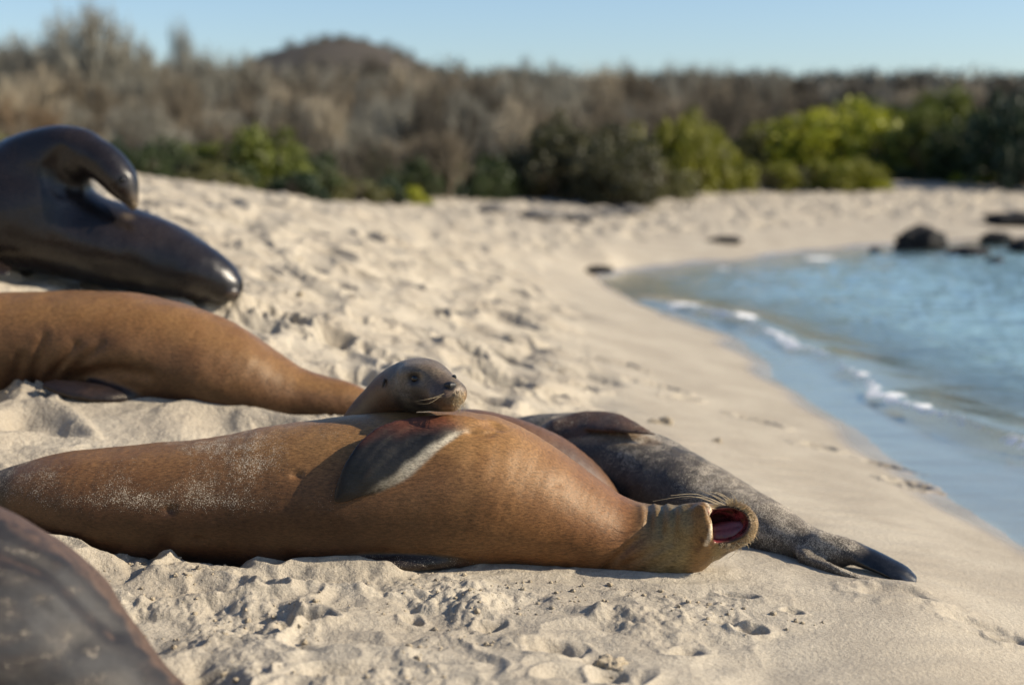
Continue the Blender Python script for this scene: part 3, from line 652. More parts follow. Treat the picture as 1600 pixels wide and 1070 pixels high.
def make_black():
    Y = 5.30
    body = chain([(-150, 395, Y + .1, 22, 30), (-100, 375, Y + .06, 50, 56), (-50, 358, Y, 70, 76), (0, 348, Y, 78, 86), (60, 353, Y, 75, 86), (130, 371, Y, 68, 80), (190, 387, Y, 66, 76), (250, 404, Y, 59, 68), (300, 422, Y - .02, 48, 54), (333, 436, Y - .03, 38, 42), (352, 446, Y - .04, 27, 30)])
    neck = chain([(-25, 350, Y, 62, 72), (-12, 318, Y, 58, 68), (12, 288, Y, 54, 62), (46, 259, Y - .02, 49, 56), (84, 243, Y - .05, 45, 50), (118, 239, Y - .08, 40, 44), (146, 246, Y - .11, 32, 35), (168, 261, Y - .13, 30, 33), (187, 281, Y - .14, 27, 31), (199, 301, Y - .15, 18, 21), (206, 315, Y - .15, 11, 14), (208, 322, Y - .15, 8, 10)], (.5, 0, .86))
    # frames: keep 'up' perpendicular enough along the arch
    fl = Field((P(-200, 400, Y)[0], Y - .34, .5), (P(380, 400, Y)[0], Y + .36, 1.42), .0065)
    fl.add(body); fl.add(neck, .05); fl.add(chain([(-10, 325, Y, 66, 66), (35, 308, Y - .02, 62, 64), (75, 298, Y - .04, 46, 56), (100, 296, Y - .05, 28, 40)]), .10)
    fore = chain([(-60, 380, Y - .14, 22, 30), (-40, 405, Y - .19, 12, 26), (-15, 418, Y - .22, 6, 22), (15, 424, Y - .22, 3, 12)], (0, -.5, .86)); fl.add(fore, .02)
    hf = chain([(345, 448, Y - .05, 12, 16), (360, 458, Y - .08, 7, 12), (372, 464, Y - .1, 4, 7)]); fl.add(hf, .012)
    hf2 = chain([(345, 440, Y - .0, 10, 14), (366, 440, Y - .0, 5, 9), (378, 440, Y - .0, 3, 5)]); fl.add(hf2, .012)
    fl.gs([(95, 240), (88, 262), (98, 284), (115, 294)], .025, .018); fl.gs([(75, 262), (78, 285), (92, 302)], .018, .012); fl.gs([(196, 318), (207, 317)], .005, .006)
    eye = fl.surf(190, 281) + np.array((0, .006, 0)); fl.groove([eye - .003, eye + .003], .012, .005)
    def paint(V, N):
        nz = pn3(V * 5, 41); n2 = pn3(V * 20, 42); bd, bt, ba = chain_sd(V, body)
        col = lerp(np.tile((.009, .008, .009), (len(V), 1)), (.018, .013, .011), sst(-.4, .6, nz))
        m = sst(.07, .03, np.linalg.norm(V - P(205, 318, Y - .12), axis=1)); col = lerp(col, (.30, .22, .12), m * .8)
        nd, nt_, na = chain_sd(V, neck); col = lerp(col, (.09, .07, .05), sst(.8, .86, nt_) * (nd < .01) * sst(.0, .5, N[:, 0]) * .8)
        t = sst(.004, .0, np.minimum(chain_sd(V, hf)[0], chain_sd(V, hf2)[0])); col = lerp(col, (.11, .075, .045), t * .8)
        return col, np.clip(.72 + .3 * nz, 0, 1) * (1 - t), np.clip(.05 + .4 * t, 0, 1)
    o = finish('sea_lion', fl, M_FURD, paint, P(150, 440, Y), 3, .004)
    tag(o, 'wet black sea lion twisting its neck back to scratch its own back on the dune', 'sea lion', 'sea lions resting on the beach')
    v, f = ball(eye, .012); mesh_np('eye', v, f, M_EYE, True, None, eye, o)
    parts = []
    for i in range(10): parts.append(tube([P(205, 312 + i * .5, Y - .17), P(210 + i * .5, 318 + i * .3, Y - .19), P(213 + i * .5, 325 - i * .5, Y - .19)], .0009, .0004, 3))
    V, Fq = join(parts); mesh_np('whiskers', V, Fq, M_WHISK, True, None, P(205, 318, Y - .15), o)
    return o

def make_fore():
    Y = 2.32
    body = chain([(-520, 1010, Y + .1, 120, 130), (-420, 1000, Y + .1, 190, 200), (-300, 990, Y + .05, 225, 235), (-180, 985, Y, 235, 240), (-80, 995, Y, 217, 225), (0, 1016, Y - .02, 192, 205), (65, 1050, Y - .04, 156, 175), (130, 1085, Y - .06, 124, 145), (195, 1118, Y - .08, 96, 116), (265, 1145, Y - .1, 66, 84), (330, 1165, Y - .12, 38, 50)])
    fl = Field((P(-330, 1000, Y)[0], Y - .36, .0), (P(400, 1000, Y)[0], Y + .36, .85), .0065)
    fl.add(body)
    fl.gs([(-20, 850), (60, 880), (130, 940), (180, 985)], .018, .010); fl.gs([(-20, 925), (60, 950), (120, 1000)], .02, .008)
    def paint(V, N):
        nz = pn3(V * 7, 51); n2 = pn3(V * np.array((30, 30, 48)), 52); bd, bt, ba = chain_sd(V, body)
        wv = V * np.array((9, 9, 30)); band = pn3(wv, 54)
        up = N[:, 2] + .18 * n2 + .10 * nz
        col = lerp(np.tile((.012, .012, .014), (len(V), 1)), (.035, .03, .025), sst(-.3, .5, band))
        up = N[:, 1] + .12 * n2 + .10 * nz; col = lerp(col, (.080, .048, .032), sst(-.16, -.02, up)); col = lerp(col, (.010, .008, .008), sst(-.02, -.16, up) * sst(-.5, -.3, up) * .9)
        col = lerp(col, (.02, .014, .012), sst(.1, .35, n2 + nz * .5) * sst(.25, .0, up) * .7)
        sand = np.clip(sst(-.25, -.42, up) * sst(-.97, -.60, up) * (.45 + 1.3 * n2 + .9 * nz) + .35 * sst(P(60, 1000, Y)[0], P(220, 1000, Y)[0], V[:, 0]) + .18 * sst(.1, .5, n2), 0, 1.15)
        return col, np.zeros(len(V)), sand
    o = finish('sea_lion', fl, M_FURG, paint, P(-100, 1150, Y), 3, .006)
    tag(o, 'sand caked dark sea lion with brown back in the near left corner', 'sea lion', 'sea lions resting on the beach')
    return o
make_yawner(); make_rester(); make_grey(); make_brown(); make_black(); make_fore()

# ------------------------------------------------------------------ ground sheet
def spaced(segs):
    out = []
    for a, b, n, lg in segs: out += list(np.geomspace(a, b, n, endpoint=False) if lg else np.linspace(a, b, n, endpoint=False))
    out.append(segs[-1][1]); return np.array(out)
def grid_faces(nr, nc):
    i = np.arange(nr - 1)[:, None] * nc + np.arange(nc - 1)[None]; return np.stack([i, i + 1, i + 1 + nc, i + nc], -1).reshape(-1, 4)
def make_sand_material():
    m, nt, bs, out = new_mat('beach_sand'); b = NB(nt); co = b.coord()
    wet = b.attr('wet').outputs['Fac']; soil = b.attr('soil').outputs['Fac']; crumb = b.attr('crumb').outputs['Fac']
    g1 = b.noise(co, 420, 2, .7); g2 = b.noise(co, 110, 4, .65); g3 = b.noise(co, 3.2, 4, .55); g4 = b.noise(co, 24, 3)
    col = b.mix(b.ramp(g3, .3, .7), (.335, .29, .225), (.42, .37, .29))
    col = b.mix(b.ramp(g1, .56, .74, 0, .75), col, (.16, .12, .08)); col = b.mix(b.ramp(g1, .44, .26, 0, .6), col, (.62, .55, .42))
    col = b.mix(1.0, col, b.ramp(g2, .25, .75, .84, 1.14), 'MULTIPLY')
    wcol = b.mix(1.0, col, (.82, .79, .74), 'MULTIPLY'); col = b.mix(wet, col, wcol)
    scol = b.mix(b.noise(co, 1.5, 4), (.04, .034, .027), (.085, .072, .056)); col = b.mix(soil, col, scol)
    b.l(col, bs.inputs['Base Color'])
    b.l(b.ramp(wet, 0, 1, .92, .16), bs.inputs['Roughness'])
    b.l(b.ramp(wet, 0, 1, .25, .5), bs.inputs['Specular IOR Level'])
    dry = b.math('SUBTRACT', 1.0, b.math('MULTIPLY', wet, .93))
    n1 = b.bump(b.math('MULTIPLY', g1, dry), .6, .0022); n1 = b.bump(b.math('MULTIPLY', g2, dry), .7, .006, n1)
    n1 = b.bump(b.math('MULTIPLY', g4, b.math('MULTIPLY', dry, crumb)), .6, .02, n1)
    b.l(n1, bs.inputs['Normal']); return m
q = spaced([(.15, 2.3, 70, False), (2.3, 6.2, 820, True), (6.2, 13, 330, True), (13, 45, 190, True), (45, 3000, 110, True)])
s = spaced([(-6, -1.2, 24, False), (-1.2, -.42, 60, False), (-.42, .42, 940, False), (.42, 1.2, 60, False), (1.2, 6, 24, False)])
QQ, SS = np.meshgrid(q, s, indexing='ij'); GX = SS * QQ; GY = QQ - .6
GZ0 = base_h(GX, GY); GZ = ground_h(GX, GY)
chm = sst(.15, .30, GZ0)
wetm = sst(.045, .006, GZ0 + .018 * pn2(GX * 1.3, GY * 1.3, 71)) * sst(45, 40, GY)
soil = sst(.55, .62, GZ0 * 0 + sst(20, 34, GY + 3 * pn2(GX * .4, GY * .4, 73)) * sst(.62, .9, GZ0)); soil = np.maximum(soil, sst(40, 46, GY))
mesh_np('beach_ground', np.stack([GX, GY, GZ], -1).reshape(-1, 3), grid_faces(len(q), len(s)), make_sand_material(), True, dict(wet=wetm.ravel(), soil=soil.ravel(), crumb=chm.ravel()))
tag(bpy.data.objects['beach_ground'], kind='structure')

# ------------------------------------------------------------------ water
def make_water_material():
    m, nt, bs, out = new_mat('sea_water'); b = NB(nt); co = b.coord()
    dep = b.attr('depth').outputs['Fac']; foam = b.attr('foam').outputs['Fac']
    body = nt.nodes.new('ShaderNodeBsdfDiffuse'); tr = nt.nodes.new('ShaderNodeBsdfTransparent'); mx = nt.nodes.new('ShaderNodeMixShader')
    dcol = b.mix(b.ramp(dep, .1, 1.3), (.24, .38, .42), (.045, .165, .26)); v = b.noise(b.coord((1, 2.2, 1)), 1.1, 4, .6)
    dcol = b.mix(1.0, dcol, b.ramp(v, .3, .7, .72, 1.22), 'MULTIPLY'); b.l(dcol, body.inputs[0])
    tr.inputs[0].default_value = (.88, .95, .95, 1)
    b.l(b.ramp(dep, .0, .32, .03, .93), mx.inputs[0]); b.l(tr.outputs[0], mx.inputs[1]); b.l(body.outputs[0], mx.inputs[2])
    gl = nt.nodes.new('ShaderNodeBsdfGlossy'); gl.inputs['Roughness'].default_value = .07; gl.inputs['Color'].default_value = (.95, .93, .90, 1)
    fr = nt.nodes.new('ShaderNodeFresnel'); fr.inputs['IOR'].default_value = 1.33
    rp = b.noise(b.coord((1, 1.6, 1)), 9, 4, .6); rp2 = b.noise(co, 42, 3); dw_ = b.ramp(dep, .0, .4, .12, 1); nr = b.bump(b.math('MULTIPLY', rp, dw_), .5, .032); nr = b.bump(b.math('MULTIPLY', rp2, dw_), .3, .008, nr)
    b.l(nr, gl.inputs['Normal']); b.l(nr, fr.inputs['Normal'])
    geo = nt.nodes.new('ShaderNodeNewGeometry'); ff = b.math('MULTIPLY', fr.outputs[0], b.math('SUBTRACT', 1.0, geo.outputs['Backfacing'])); m2 = nt.nodes.new('ShaderNodeMixShader'); b.l(ff, m2.inputs[0]); b.l(mx.outputs[0], m2.inputs[1]); b.l(gl.outputs[0], m2.inputs[2])
    fo = nt.nodes.new('ShaderNodeBsdfDiffuse'); fo.inputs[0].default_value = (.82, .82, .80, 1)
    fn = b.noise(co, 26, 4, .7); fm = b.math('MULTIPLY', b.math('SUBTRACT', b.math('ADD', fn, b.math('MULTIPLY', foam, .55)), .80), 9, True)
    m3 = nt.nodes.new('ShaderNodeMixShader'); b.l(b.math('MULTIPLY', fm, b.ramp(foam, .02, .3)), m3.inputs[0]); b.l(m2.outputs[0], m3.inputs[1]); b.l(fo.outputs[0], m3.inputs[2])
    b.l(m3.outputs[0], out.inputs[0]); nt.nodes.remove(bs); return m
q2 = spaced([(.6, 4, 60, False), (4, 11, 420, True), (11, 40, 200, True), (40, 75, 14, True)]); s2 = spaced([(-.02, .04, 10, False), (.04, .44, 400, False), (.44, 3.2, 60, False)])
Q2, S2 = np.meshgrid(q2, s2, indexing='ij'); WX = S2 * Q2; WY = Q2 - .6
dm = np.full(WX.size, 9.0); sg = np.zeros(WX.size); tt = np.zeros(WX.size); xy = np.stack([WX.ravel(), WY.ravel()], 1); nw = len(wp) - 1
for i in range(nw):
    a = wp[i]; ab = wp[i + 1] - a; t = np.clip((xy - a) @ ab / (ab @ ab), 0, 1); e = xy - a - t[:, None] * ab; d = np.hypot(e[:, 0], e[:, 1])
    c = (ab[0] * e[:, 1] - ab[1] * e[:, 0]) / np.linalg.norm(ab); mk = d < dm; dm[mk] = d[mk]; sg[mk] = c[mk]; tt[mk] = ((i + t) / nw)[mk]
x, y = xy[:, 0], xy[:, 1]
bed = ground_h(x, y)
dw = sg + .06 * pn2(x * 2, y * 2, 81)                       # >0: seaward side of the crest
amp = .068 * sst(.0, .12, tt) * (.55 + .45 * pn2(x * .9 + 3, y * .9, 82) + .3) * sst(1.0, .9, tt)
crest = amp * np.where(dw > 0, np.exp(-(dw / .34) ** 2), np.exp(-(dw / .085) ** 2))
dep = np.clip(-bed, 0, 3); lap = sst(.0, .25, dep)
wz = .004 + crest + lap * (.022 * fbm2(x * 1.3, y * 2.6, 3, 84) + .012 * fbm2(x * 5, y * 8, 3, 85)) + .002 * pn2(x * 5, y * 7, 86)
fo = np.exp(-((dw + .03 + .03 * pn2(x * 6, y * 6, 90)) / .05) ** 2) * (.66 + .6 * pn2(x * 2.6, y * 2.6, 88)) * sst(.03, .1, tt)
for (a, b_, r1, r2) in ((1165, 508, .12, .22), (1075, 483, .22, .25), (1280, 404, .25, .3), (1130, 420, .1, .15), (1440, 655, .06, .12), (1395, 632, .08, .12), (1345, 598, .05, .08)):
    c = Pz(a, b_, 0); fo = np.maximum(fo, 1.0 * np.exp(-((x - c[0]) / r1) ** 2 - ((y - c[1]) / r2) ** 2))
edge = np.exp(-((bed + .002) / .004) ** 2) * (.45 + .6 * pn2(x * 3, y * 3, 89)) * (y < 14); fo = np.clip(np.maximum(fo, edge * .12), 0, 1.3)
mesh_np('sea_water', np.stack([x, y, wz], 1), grid_faces(len(q2), len(s2)), make_water_material(), True, dict(depth=dep + crest * .8, foam=fo))
tag(bpy.data.objects['sea_water'], kind='structure')

# ------------------------------------------------------------------ rocks and sand clods
def rock_mat(name, c0, c1, rough):
    m, nt, bs, out = new_mat(name); b = NB(nt); co = b.coord(); n = b.noise(co, 7, 5, .65); n2 = b.noise(co, 38, 4, .65)
    b.l(b.mix(n, c0, c1), bs.inputs['Base Color']); bs.inputs['Roughness'].default_value = rough; bs.inputs['Specular IOR Level'].default_value = .2
    nr = b.bump(n2, .8, .02); b.l(b.bump(n, .6, .08, nr), bs.inputs['Normal']); return m
M_LAVA = rock_mat('black_lava_rock', (.006, .006, .007), (.022, .021, .02), .55); M_GREYR = rock_mat('grey_rock', (.13, .12, .11), (.26, .24, .21), .9)
M_SANDC = rock_mat('packed_sand', (.30, .245, .17), (.42, .355, .26), .95)
def rock(px, py, z, w, h, mat, label, cat, seed, name='rock', group=None, dep=.8, rough=.32):
    p = Pz(px, py, z); k = p[1] / F; n = 3 if w * k < .12 else 4
    import bmesh
    bm = bmesh.new(); bmesh.ops.create_icosphere(bm, subdivisions=n + 1, radius=1); V = np.array([v.co[:] for v in bm.verts]); Fc = np.array([[v.index for v in f.verts] for f in bm.faces]); bm.free()
    r = 1 + rough * pn3(V * 1.3 + seed * 3.1, seed) + rough * .6 * pn3(V * 2.9 + seed, seed + 1) + rough * .25 * np.abs(pn3(V * 7, seed + 2)); V = V * r[:, None]
    V[:, 2] = np.where(V[:, 2] < -.5, -.5, V[:, 2])
    V = V * np.array((w * k, w * k * dep, h * k)) + p + np.array((0, 0, h * k * .35))
    o = mesh_np(name, V, Fc, mat, True, None, p); tag(o, label, cat, group); return o
def on_ground(px, py):
    lo = .9; 
    for z in np.linspace(1.1, 0, 111):
        p = Pz(px, py, z)
        if p[1] > 0 and float(ground_h(np.array([p[0]]), np.array([p[1]]))[0]) >= z: return p
    return Pz(px, py, 0)
rock(1438, 390, 0, 36, 25, M_LAVA, 'largest peaked black lava rock standing in the shallow water', 'rock', 1, dep=.7)
rock(1516, 399, 0, 32, 10, M_LAVA, 'low wet black rock in the water right of the peaked rock', 'rock', 2)
rock(1557, 378, 0, 24, 11, M_LAVA, 'rounded black rock at the far waterline right of the peaked rock', 'rock', 3)
rock(1602, 394, 0, 26, 15, M_LAVA, 'dark rock cut by the right edge of the picture, standing in the water', 'rock', 4)
rock(1555, 411, 0, 14, 7, M_LAVA, 'small black rock breaking the surface in front of the low wet rock', 'rock', 5)
rock(1366, 393, 0, 10, 5, M_LAVA, 'tiny dark rock in the water left of the peaked rock', 'rock', 6)
rock(1583, 352, .14, 46, 15, M_LAVA, 'long flat dark rock on the dry sand above the waterline at right', 'rock', 7, dep=.5)
rock(1132, 381, .12, 25, 9, M_LAVA, 'oblong dark boulder alone on the far beach', 'rock', 8, dep=.5)
rock(938, 426, .05, 21, 8, M_LAVA, 'dark flat rock at the inner tip of the bay', 'rock', 9, dep=.45)
for i, (a, b_, w_, h_, t) in enumerate(((846, 340, 34, 13, 'wide grey rock under the bushes at the back of the beach'), (882, 342, 16, 12, 'pale round rock right of the wide grey one'), (912, 345, 20, 13, 'dark grey rock at the foot of the central bush'),
        (948, 335, 28, 10, 'grey rock on the right below the central bush'), (985, 330, 24, 9, 'pale low rock rightmost below the central bush'), (772, 330, 22, 12, 'greyish rock leftmost in the row under the bushes'))):
    rock(a, b_ + 4, on_ground(a, b_ + 4)[2], w_, h_, M_GREYR, t, 'rock', 20 + i, group='grey rocks under the bushes')
for i, (a, b_, w_, h_, t) in enumerate(((953, 1052, 26, 20, 'largest pale sand lump casting a shadow at the bottom edge'), (1121, 694, 7, 7, 'small upright pale pebble on smooth sand behind the grey one'),
        (1040, 664, 12, 9, 'crumbled sand lump just behind the folded brown flipper'), (1020, 662, 9, 6, 'small brown lump beside the folded brown flipper'))):
    p = on_ground(a, b_); rock(a, b_, p[2] - .004, w_, h_, M_SANDC, t, 'sand lump', 40 + i, name='sand_lump', rough=.5)
# loose crumbs: too many to count
import bmesh
bm = bmesh.new(); bmesh.ops.create_icosphere(bm, subdivisions=2, radius=1); IV = np.array([v.co[:] for v in bm.verts]); IF = np.array([[v.index for v in f.verts] for f in bm.faces]); bm.free()
cr = np.random.RandomState(12); N0 = 2200; cx = cr.uniform(-1.5, .9, N0); cy = cr.uniform(2.2, 3.25, N0); cx2 = cr.uniform(-2, 1.2, 2500); cy2 = cr.uniform(4.2, 7.5, 2500)
cx = np.concatenate([cx, cx2]); cy = np.concatenate([cy, cy2]); den = fbm2(cx * 3.1, cy * 3.1, 3, 41) + .55 * np.exp(-((cy - 3.02) / .17) ** 2); keep = (den > .34 + .5 * (cx > .25) - .1 * cr.rand(len(cx))) & (base_h(cx, cy) > .2); cx = cx[keep]; cy = cy[keep]
cz = ground_h(cx, cy); rr = .0015 + .0055 * cr.rand(len(cx)) ** 4; rr[cy > 4] *= 1.8
V = []; Fs = []
for i in range(len(cx)):
    rt = cr.rand(3) * 6.28; d = 1 + .28 * np.sin(IV[:, 0] * 3 + rt[0]) * np.sin(IV[:, 1] * 3 + rt[1]) + .15 * np.sin(IV[:, 2] * 5 + rt[2])
    V.append(IV * d[:, None] * rr[i] * np.array((1, 1, .75)) + (cx[i], cy[i], cz[i] + rr[i] * .3)); Fs.append(IF + i * len(IV))
o = mesh_np('sand_crumbs', np.concatenate(V), np.concatenate(Fs), M_SANDC, True); tag(o, 'loose crumbs of damp sand scattered in front of the yawning sea lion', 'sand crumbs', kind='stuff')

# ------------------------------------------------------------------ vegetation
def leaf_mat(name, c0, c1, trans=.25):
    m, nt, bs, out = new_mat(name); b = NB(nt); a = b.attr('tint').outputs['Fac']
    col = b.mix(a, c0, c1); b.l(col, bs.inputs['Base Color']); bs.inputs['Roughness'].default_value = .55; bs.inputs['Specular IOR Level'].default_value = .35
    tl = nt.nodes.new('ShaderNodeBsdfTranslucent'); b.l(b.mix(1.0, col, (1.2, 1.3, .6), 'MULTIPLY'), tl.inputs[0]); mx = nt.nodes.new('ShaderNodeMixShader'); mx.inputs[0].default_value = trans
    b.l(bs.outputs[0], mx.inputs[1]); b.l(tl.outputs[0], mx.inputs[2]); b.l(mx.outputs[0], out.inputs[0]); return m
def bark(name, c0, c1): 
    m, nt, bs, out = new_mat(name); b = NB(nt); b.l(b.mix(b.noise(b.coord(), 6, 4), c0, c1), bs.inputs['Base Color']); bs.inputs['Roughness'].default_value = .85; return m
LM = {'olive2': leaf_mat('dull_olive_leaves', (.035, .036, .018), (.085, .08, .04)), 'yel2': leaf_mat('yellowish_olive_leaves', (.08, .082, .012), (.24, .235, .03)), 'mid': leaf_mat('mid_green_leaves', (0.051, 0.064, 0.010), (0.145, 0.162, 0.025)), 'yel': leaf_mat('yellow_green_leaves', (.15, .165, .012), (.38, .37, .03)), 'dark': leaf_mat('dark_green_leaves', (0.009, 0.019, 0.009), (0.025, 0.047, 0.017), .1),
      'olive': leaf_mat('olive_leaves', (0.068, 0.068, 0.025), (0.145, 0.136, 0.051)), 'shade': leaf_mat('deep_green_leaves', (0.021, 0.032, 0.010), (0.051, 0.072, 0.019), .15)}
TM = {'umber': bark('dark_umber_twigs', (0.037, 0.031, 0.022), (0.084, 0.067, 0.043)), 'grey': bark('grey_twigs', (0.134, 0.123, 0.095), (0.321, 0.302, 0.237)), 'brown': bark('brown_twigs', (0.098, 0.078, 0.052), (0.206, 0.167, 0.110)), 'far': bark('far_scrub_twigs', (0.089, 0.078, 0.057), (0.173, 0.154, 0.116)), 'rust': bark('rusty_twigs', (0.116, 0.077, 0.043), (0.200, 0.139, 0.077)), 'pale': bark('pale_twigs', (0.268, 0.218, 0.146), (0.428, 0.368, 0.263)), 'trunk': bark('dark_bark', (0.054, 0.044, 0.029), (0.125, 0.105, 0.073))}
def twig_proto(seed, levels=4, stems=6, spread=.9, fine=3):
    r = random.Random(seed); segs = []; tips = []
    def grow(p, d, L, rad, lv):
        q = p + d * L; segs.append((p, q, rad, rad * .68))
        if lv == 0: tips.append((q, d)); return
        for k in range(3 if r.random() < .75 else 2):
            nd = d + np.array([r.gauss(0, .42), r.gauss(0, .42), r.gauss(.02, .30)]); nd /= np.linalg.norm(nd); grow(q, nd, L * r.uniform(.62, .88), rad * .66, lv - 1)
    for k in range(stems):
        a = 6.283 * k / stems + r.uniform(-.3, .3); t = r.uniform(.2, spread); d = np.array([math.cos(a) * t, math.sin(a) * t, 1.0]); d /= np.linalg.norm(d); grow(np.array([.05 * math.cos(a), .05 * math.sin(a), -.05]), d, r.uniform(.26, .36), .034, levels)
    tr = [s_ for s_ in segs if s_[2] > .020]; cr_ = [s_ for s_ in segs if s_[2] <= .020]
    for q, d in tips:
        for k in range(fine):
            nd = d + np.array([r.gauss(0, .6), r.gauss(0, .6), r.gauss(.1, .5)]); nd /= np.linalg.norm(nd); cr_.append((q, q + nd * r.uniform(.06, .14), .0045, .002))
    def build(S):
        S0 = np.array([s_[0] for s_ in S]); S1 = np.array([s_[1] for s_ in S]); r0 = np.array([s_[2] for s_ in S])[:, None]; r1 = np.array([s_[3] for s_ in S])[:, None]; D = S1 - S0; D /= np.linalg.norm(D, axis=1)[:, None]
        A = np.cross(D, (.3, .2, .93)); A /= np.linalg.norm(A, axis=1)[:, None]; B = np.cross(D, A); V = []
        for c_, rr_ in ((S0, r0), (S1, r1)):
            for k in range(3): t = 2.094 * k; V.append(c_ + rr_ * (A * math.cos(t) + B * math.sin(t)))
        V = np.stack(V, 1).reshape(-1, 3); o6 = np.arange(len(S))[:, None] * 6; Fq = np.concatenate([o6 + np.array([k, (k + 1) % 3, (k + 1) % 3 + 3, k + 3]) for k in range(3)]); return V, Fq
    return build(tr), build(cr_)
def leaf_proto(seed, n=5200, clumps=46):
    r = np.random.RandomState(seed); c = r.randn(clumps, 3); c /= np.linalg.norm(c, axis=1)[:, None]; c *= (.35 + .60 * r.rand(clumps, 1) ** .5); c[:, 2] = np.abs(c[:, 2]) * .95 + .05
    c[:, 2] *= .9; cr_ = .13 + .17 * r.rand(clumps); ci = r.randint(0, clumps, n); d = r.randn(n, 3); d /= np.linalg.norm(d, axis=1)[:, None]
    p = c[ci] + d * (cr_[ci] * (.55 + .45 * r.rand(n)))[:, None]; p[:, 2] = np.abs(p[:, 2]); nn = d + .8 * r.randn(n, 3); nn /= np.linalg.norm(nn, axis=1)[:, None]
    a = np.cross(nn, r.randn(n, 3)); a /= np.linalg.norm(a, axis=1)[:, None]; b_ = np.cross(nn, a); L = (.032 + .03 * r.rand(n))[:, None]; Wd = L * .5
    V = np.stack([p - a * L, p - b_ * Wd, p + a * L, p + b_ * Wd], 1).reshape(-1, 3); Fq = np.arange(4 * n).reshape(-1, 4)
    tint = np.clip(np.repeat(.5 * r.rand(clumps)[ci] + .5 * r.rand(n), 4), 0, 1); return V, Fq, tint
TW = [twig_proto(i + 1, 4, 6 + i % 3, .9 + .25 * (i % 3)) for i in range(5)]; TWH = [np.percentile(t[1][0][:, 2], 98) for t in TW]; LP = [leaf_proto(i + 30) for i in range(4)]
CACHE = {}
def cached(kind, i, mat):
    key = (kind, i, mat)
    if key not in CACHE:
        nm = {'tr': 'trunk', 'tw': 'twigs', 'lf': 'foliage'}[kind]
        if kind == 'lf': V, Fq, t = LP[i]; o = mesh_np(nm, V, Fq, LM[mat], False, dict(tint=t))
        else: V, Fq = TW[i][0 if kind == 'tr' else 1]; o = mesh_np(nm, V, Fq, TM[mat], False)
        CACHE[key] = o.data; bpy.data.objects.remove(o)
    return CACHE[key]
def plant(name, loc, sc, rz, parts, label, cat, group=None):
    e = bpy.data.objects.new(name, None); C.objects.link(e); e.location = loc; e.rotation_euler = (0, 0, rz); e.scale = sc; e.empty_display_size = .3; tag(e, label, cat, group)
    for nm, me, psc in parts:
        o = bpy.data.objects.new(nm, me); C.objects.link(o); o.parent = e; o.scale = psc
    return e
def gz(x, y): return float(base_h(np.array([x]), np.array([y]))[0])
GREEN = [  # centre px, top py, half width px, Y, leaf kind, twig share, label
    (395, 172, 105, 15.5, 'mid', 'green rounded bush just above the dune crest left of centre'), (310, 192, 85, 17, 'shade', 'dark green bush between the black sea lion and the green rounded bush'),
    (245, 222, 52, 15, 'shade', 'small dark bush right beside the black sea lion\'s head'), (475, 222, 75, 16.5, 'shade', 'deep green shrub right of the green rounded bush'),
    (632, 284, 46, 19, 'yel', 'low bright yellow green bush where the dune crest ends'), (545, 262, 70, 17.5, 'olive', 'olive shrub on the crest left of the low yellow green bush'),
    (330, 252, 60, 13.5, 'olive', 'low olive shrub directly on the dune crest'), (15, 195, 70, 17, 'olive', 'olive bush behind the arched black neck at the far left'), (120, 215, 70, 18, 'shade', 'dark bush rising behind the black sea lion\'s back'),
    (735, 232, 75, 23, 'shade', 'dark shrub over the leftmost grey rock'), (880, 192, 115, 24, 'olive2', 'broad dark olive bush at the centre over the grey rocks'), (965, 205, 80, 23, 'olive2', 'dull olive bush at the right side of the central thicket'),
    (1020, 235, 70, 25, 'olive', 'olive bush drooping onto the sand right of centre'), (1045, 142, 74, 26.5, 'yel2', 'flat topped bright green tree standing alone in the brown scrub'), (1105, 185, 66, 27.5, 'yel2', 'green bush on the right flank of the flat topped tree'),
    (1115, 235, 60, 31, 'dark', 'dark shaded bush between the centre thicket and the right bushes'), (1190, 243, 65, 28, 'yel2', 'low olive green bush left in the right hand row'), (1290, 232, 95, 28.5, 'yel2', 'rounded olive green bush on the sand in front of the bright one'),
    (1350, 268, 40, 28, 'yel', 'small yellow green shrub beside the rounded olive bush'), (1305, 150, 128, 34, 'yel', 'large bright yellow green bush in the right hand row'), (1225, 172, 75, 34.5, 'yel2', 'green bush left of the large bright one'),
    (1395, 128, 120, 42, 'mid', 'tall green bush behind the large bright one'), (1445, 160, 80, 32, 'mid', 'mid green bush right of the large bright one'), (1500, 175, 70, 31, 'shade', 'dark bush left of the black green tree'),
    (1590, 105, 88, 29, 'dark', 'black green tree cut by the right edge'), (1535, 262, 55, 30, 'yel', 'low yellow green plants under the black green tree'), (1420, 262, 55, 31, 'shade', 'low dark green shrub behind the small yellow green shrub')]
GREEN += [(905, 172, 125, 25.5, 'olive2', 'tallest dark olive bush of the central thicket behind the broad one'), (1000, 195, 80, 26.5, 'olive', 'olive bush between the central thicket and the drooping one'),
    (1250, 160, 80, 39, 'olive', 'olive bush far behind the green one left of the large bright one'), (1470, 132, 90, 41, 'mid', 'mid green bush on the skyline between the tall bush and the black green tree'), (1180, 205, 70, 35, 'shade', 'dark green bush behind the low olive one of the right row'),
    (1365, 190, 75, 33, 'mid', 'green bush at the right shoulder of the large bright one'), (1560, 150, 80, 30.5, 'dark', 'dark tree crown merging with the left side of the black green tree')]
vr = random.Random(21)
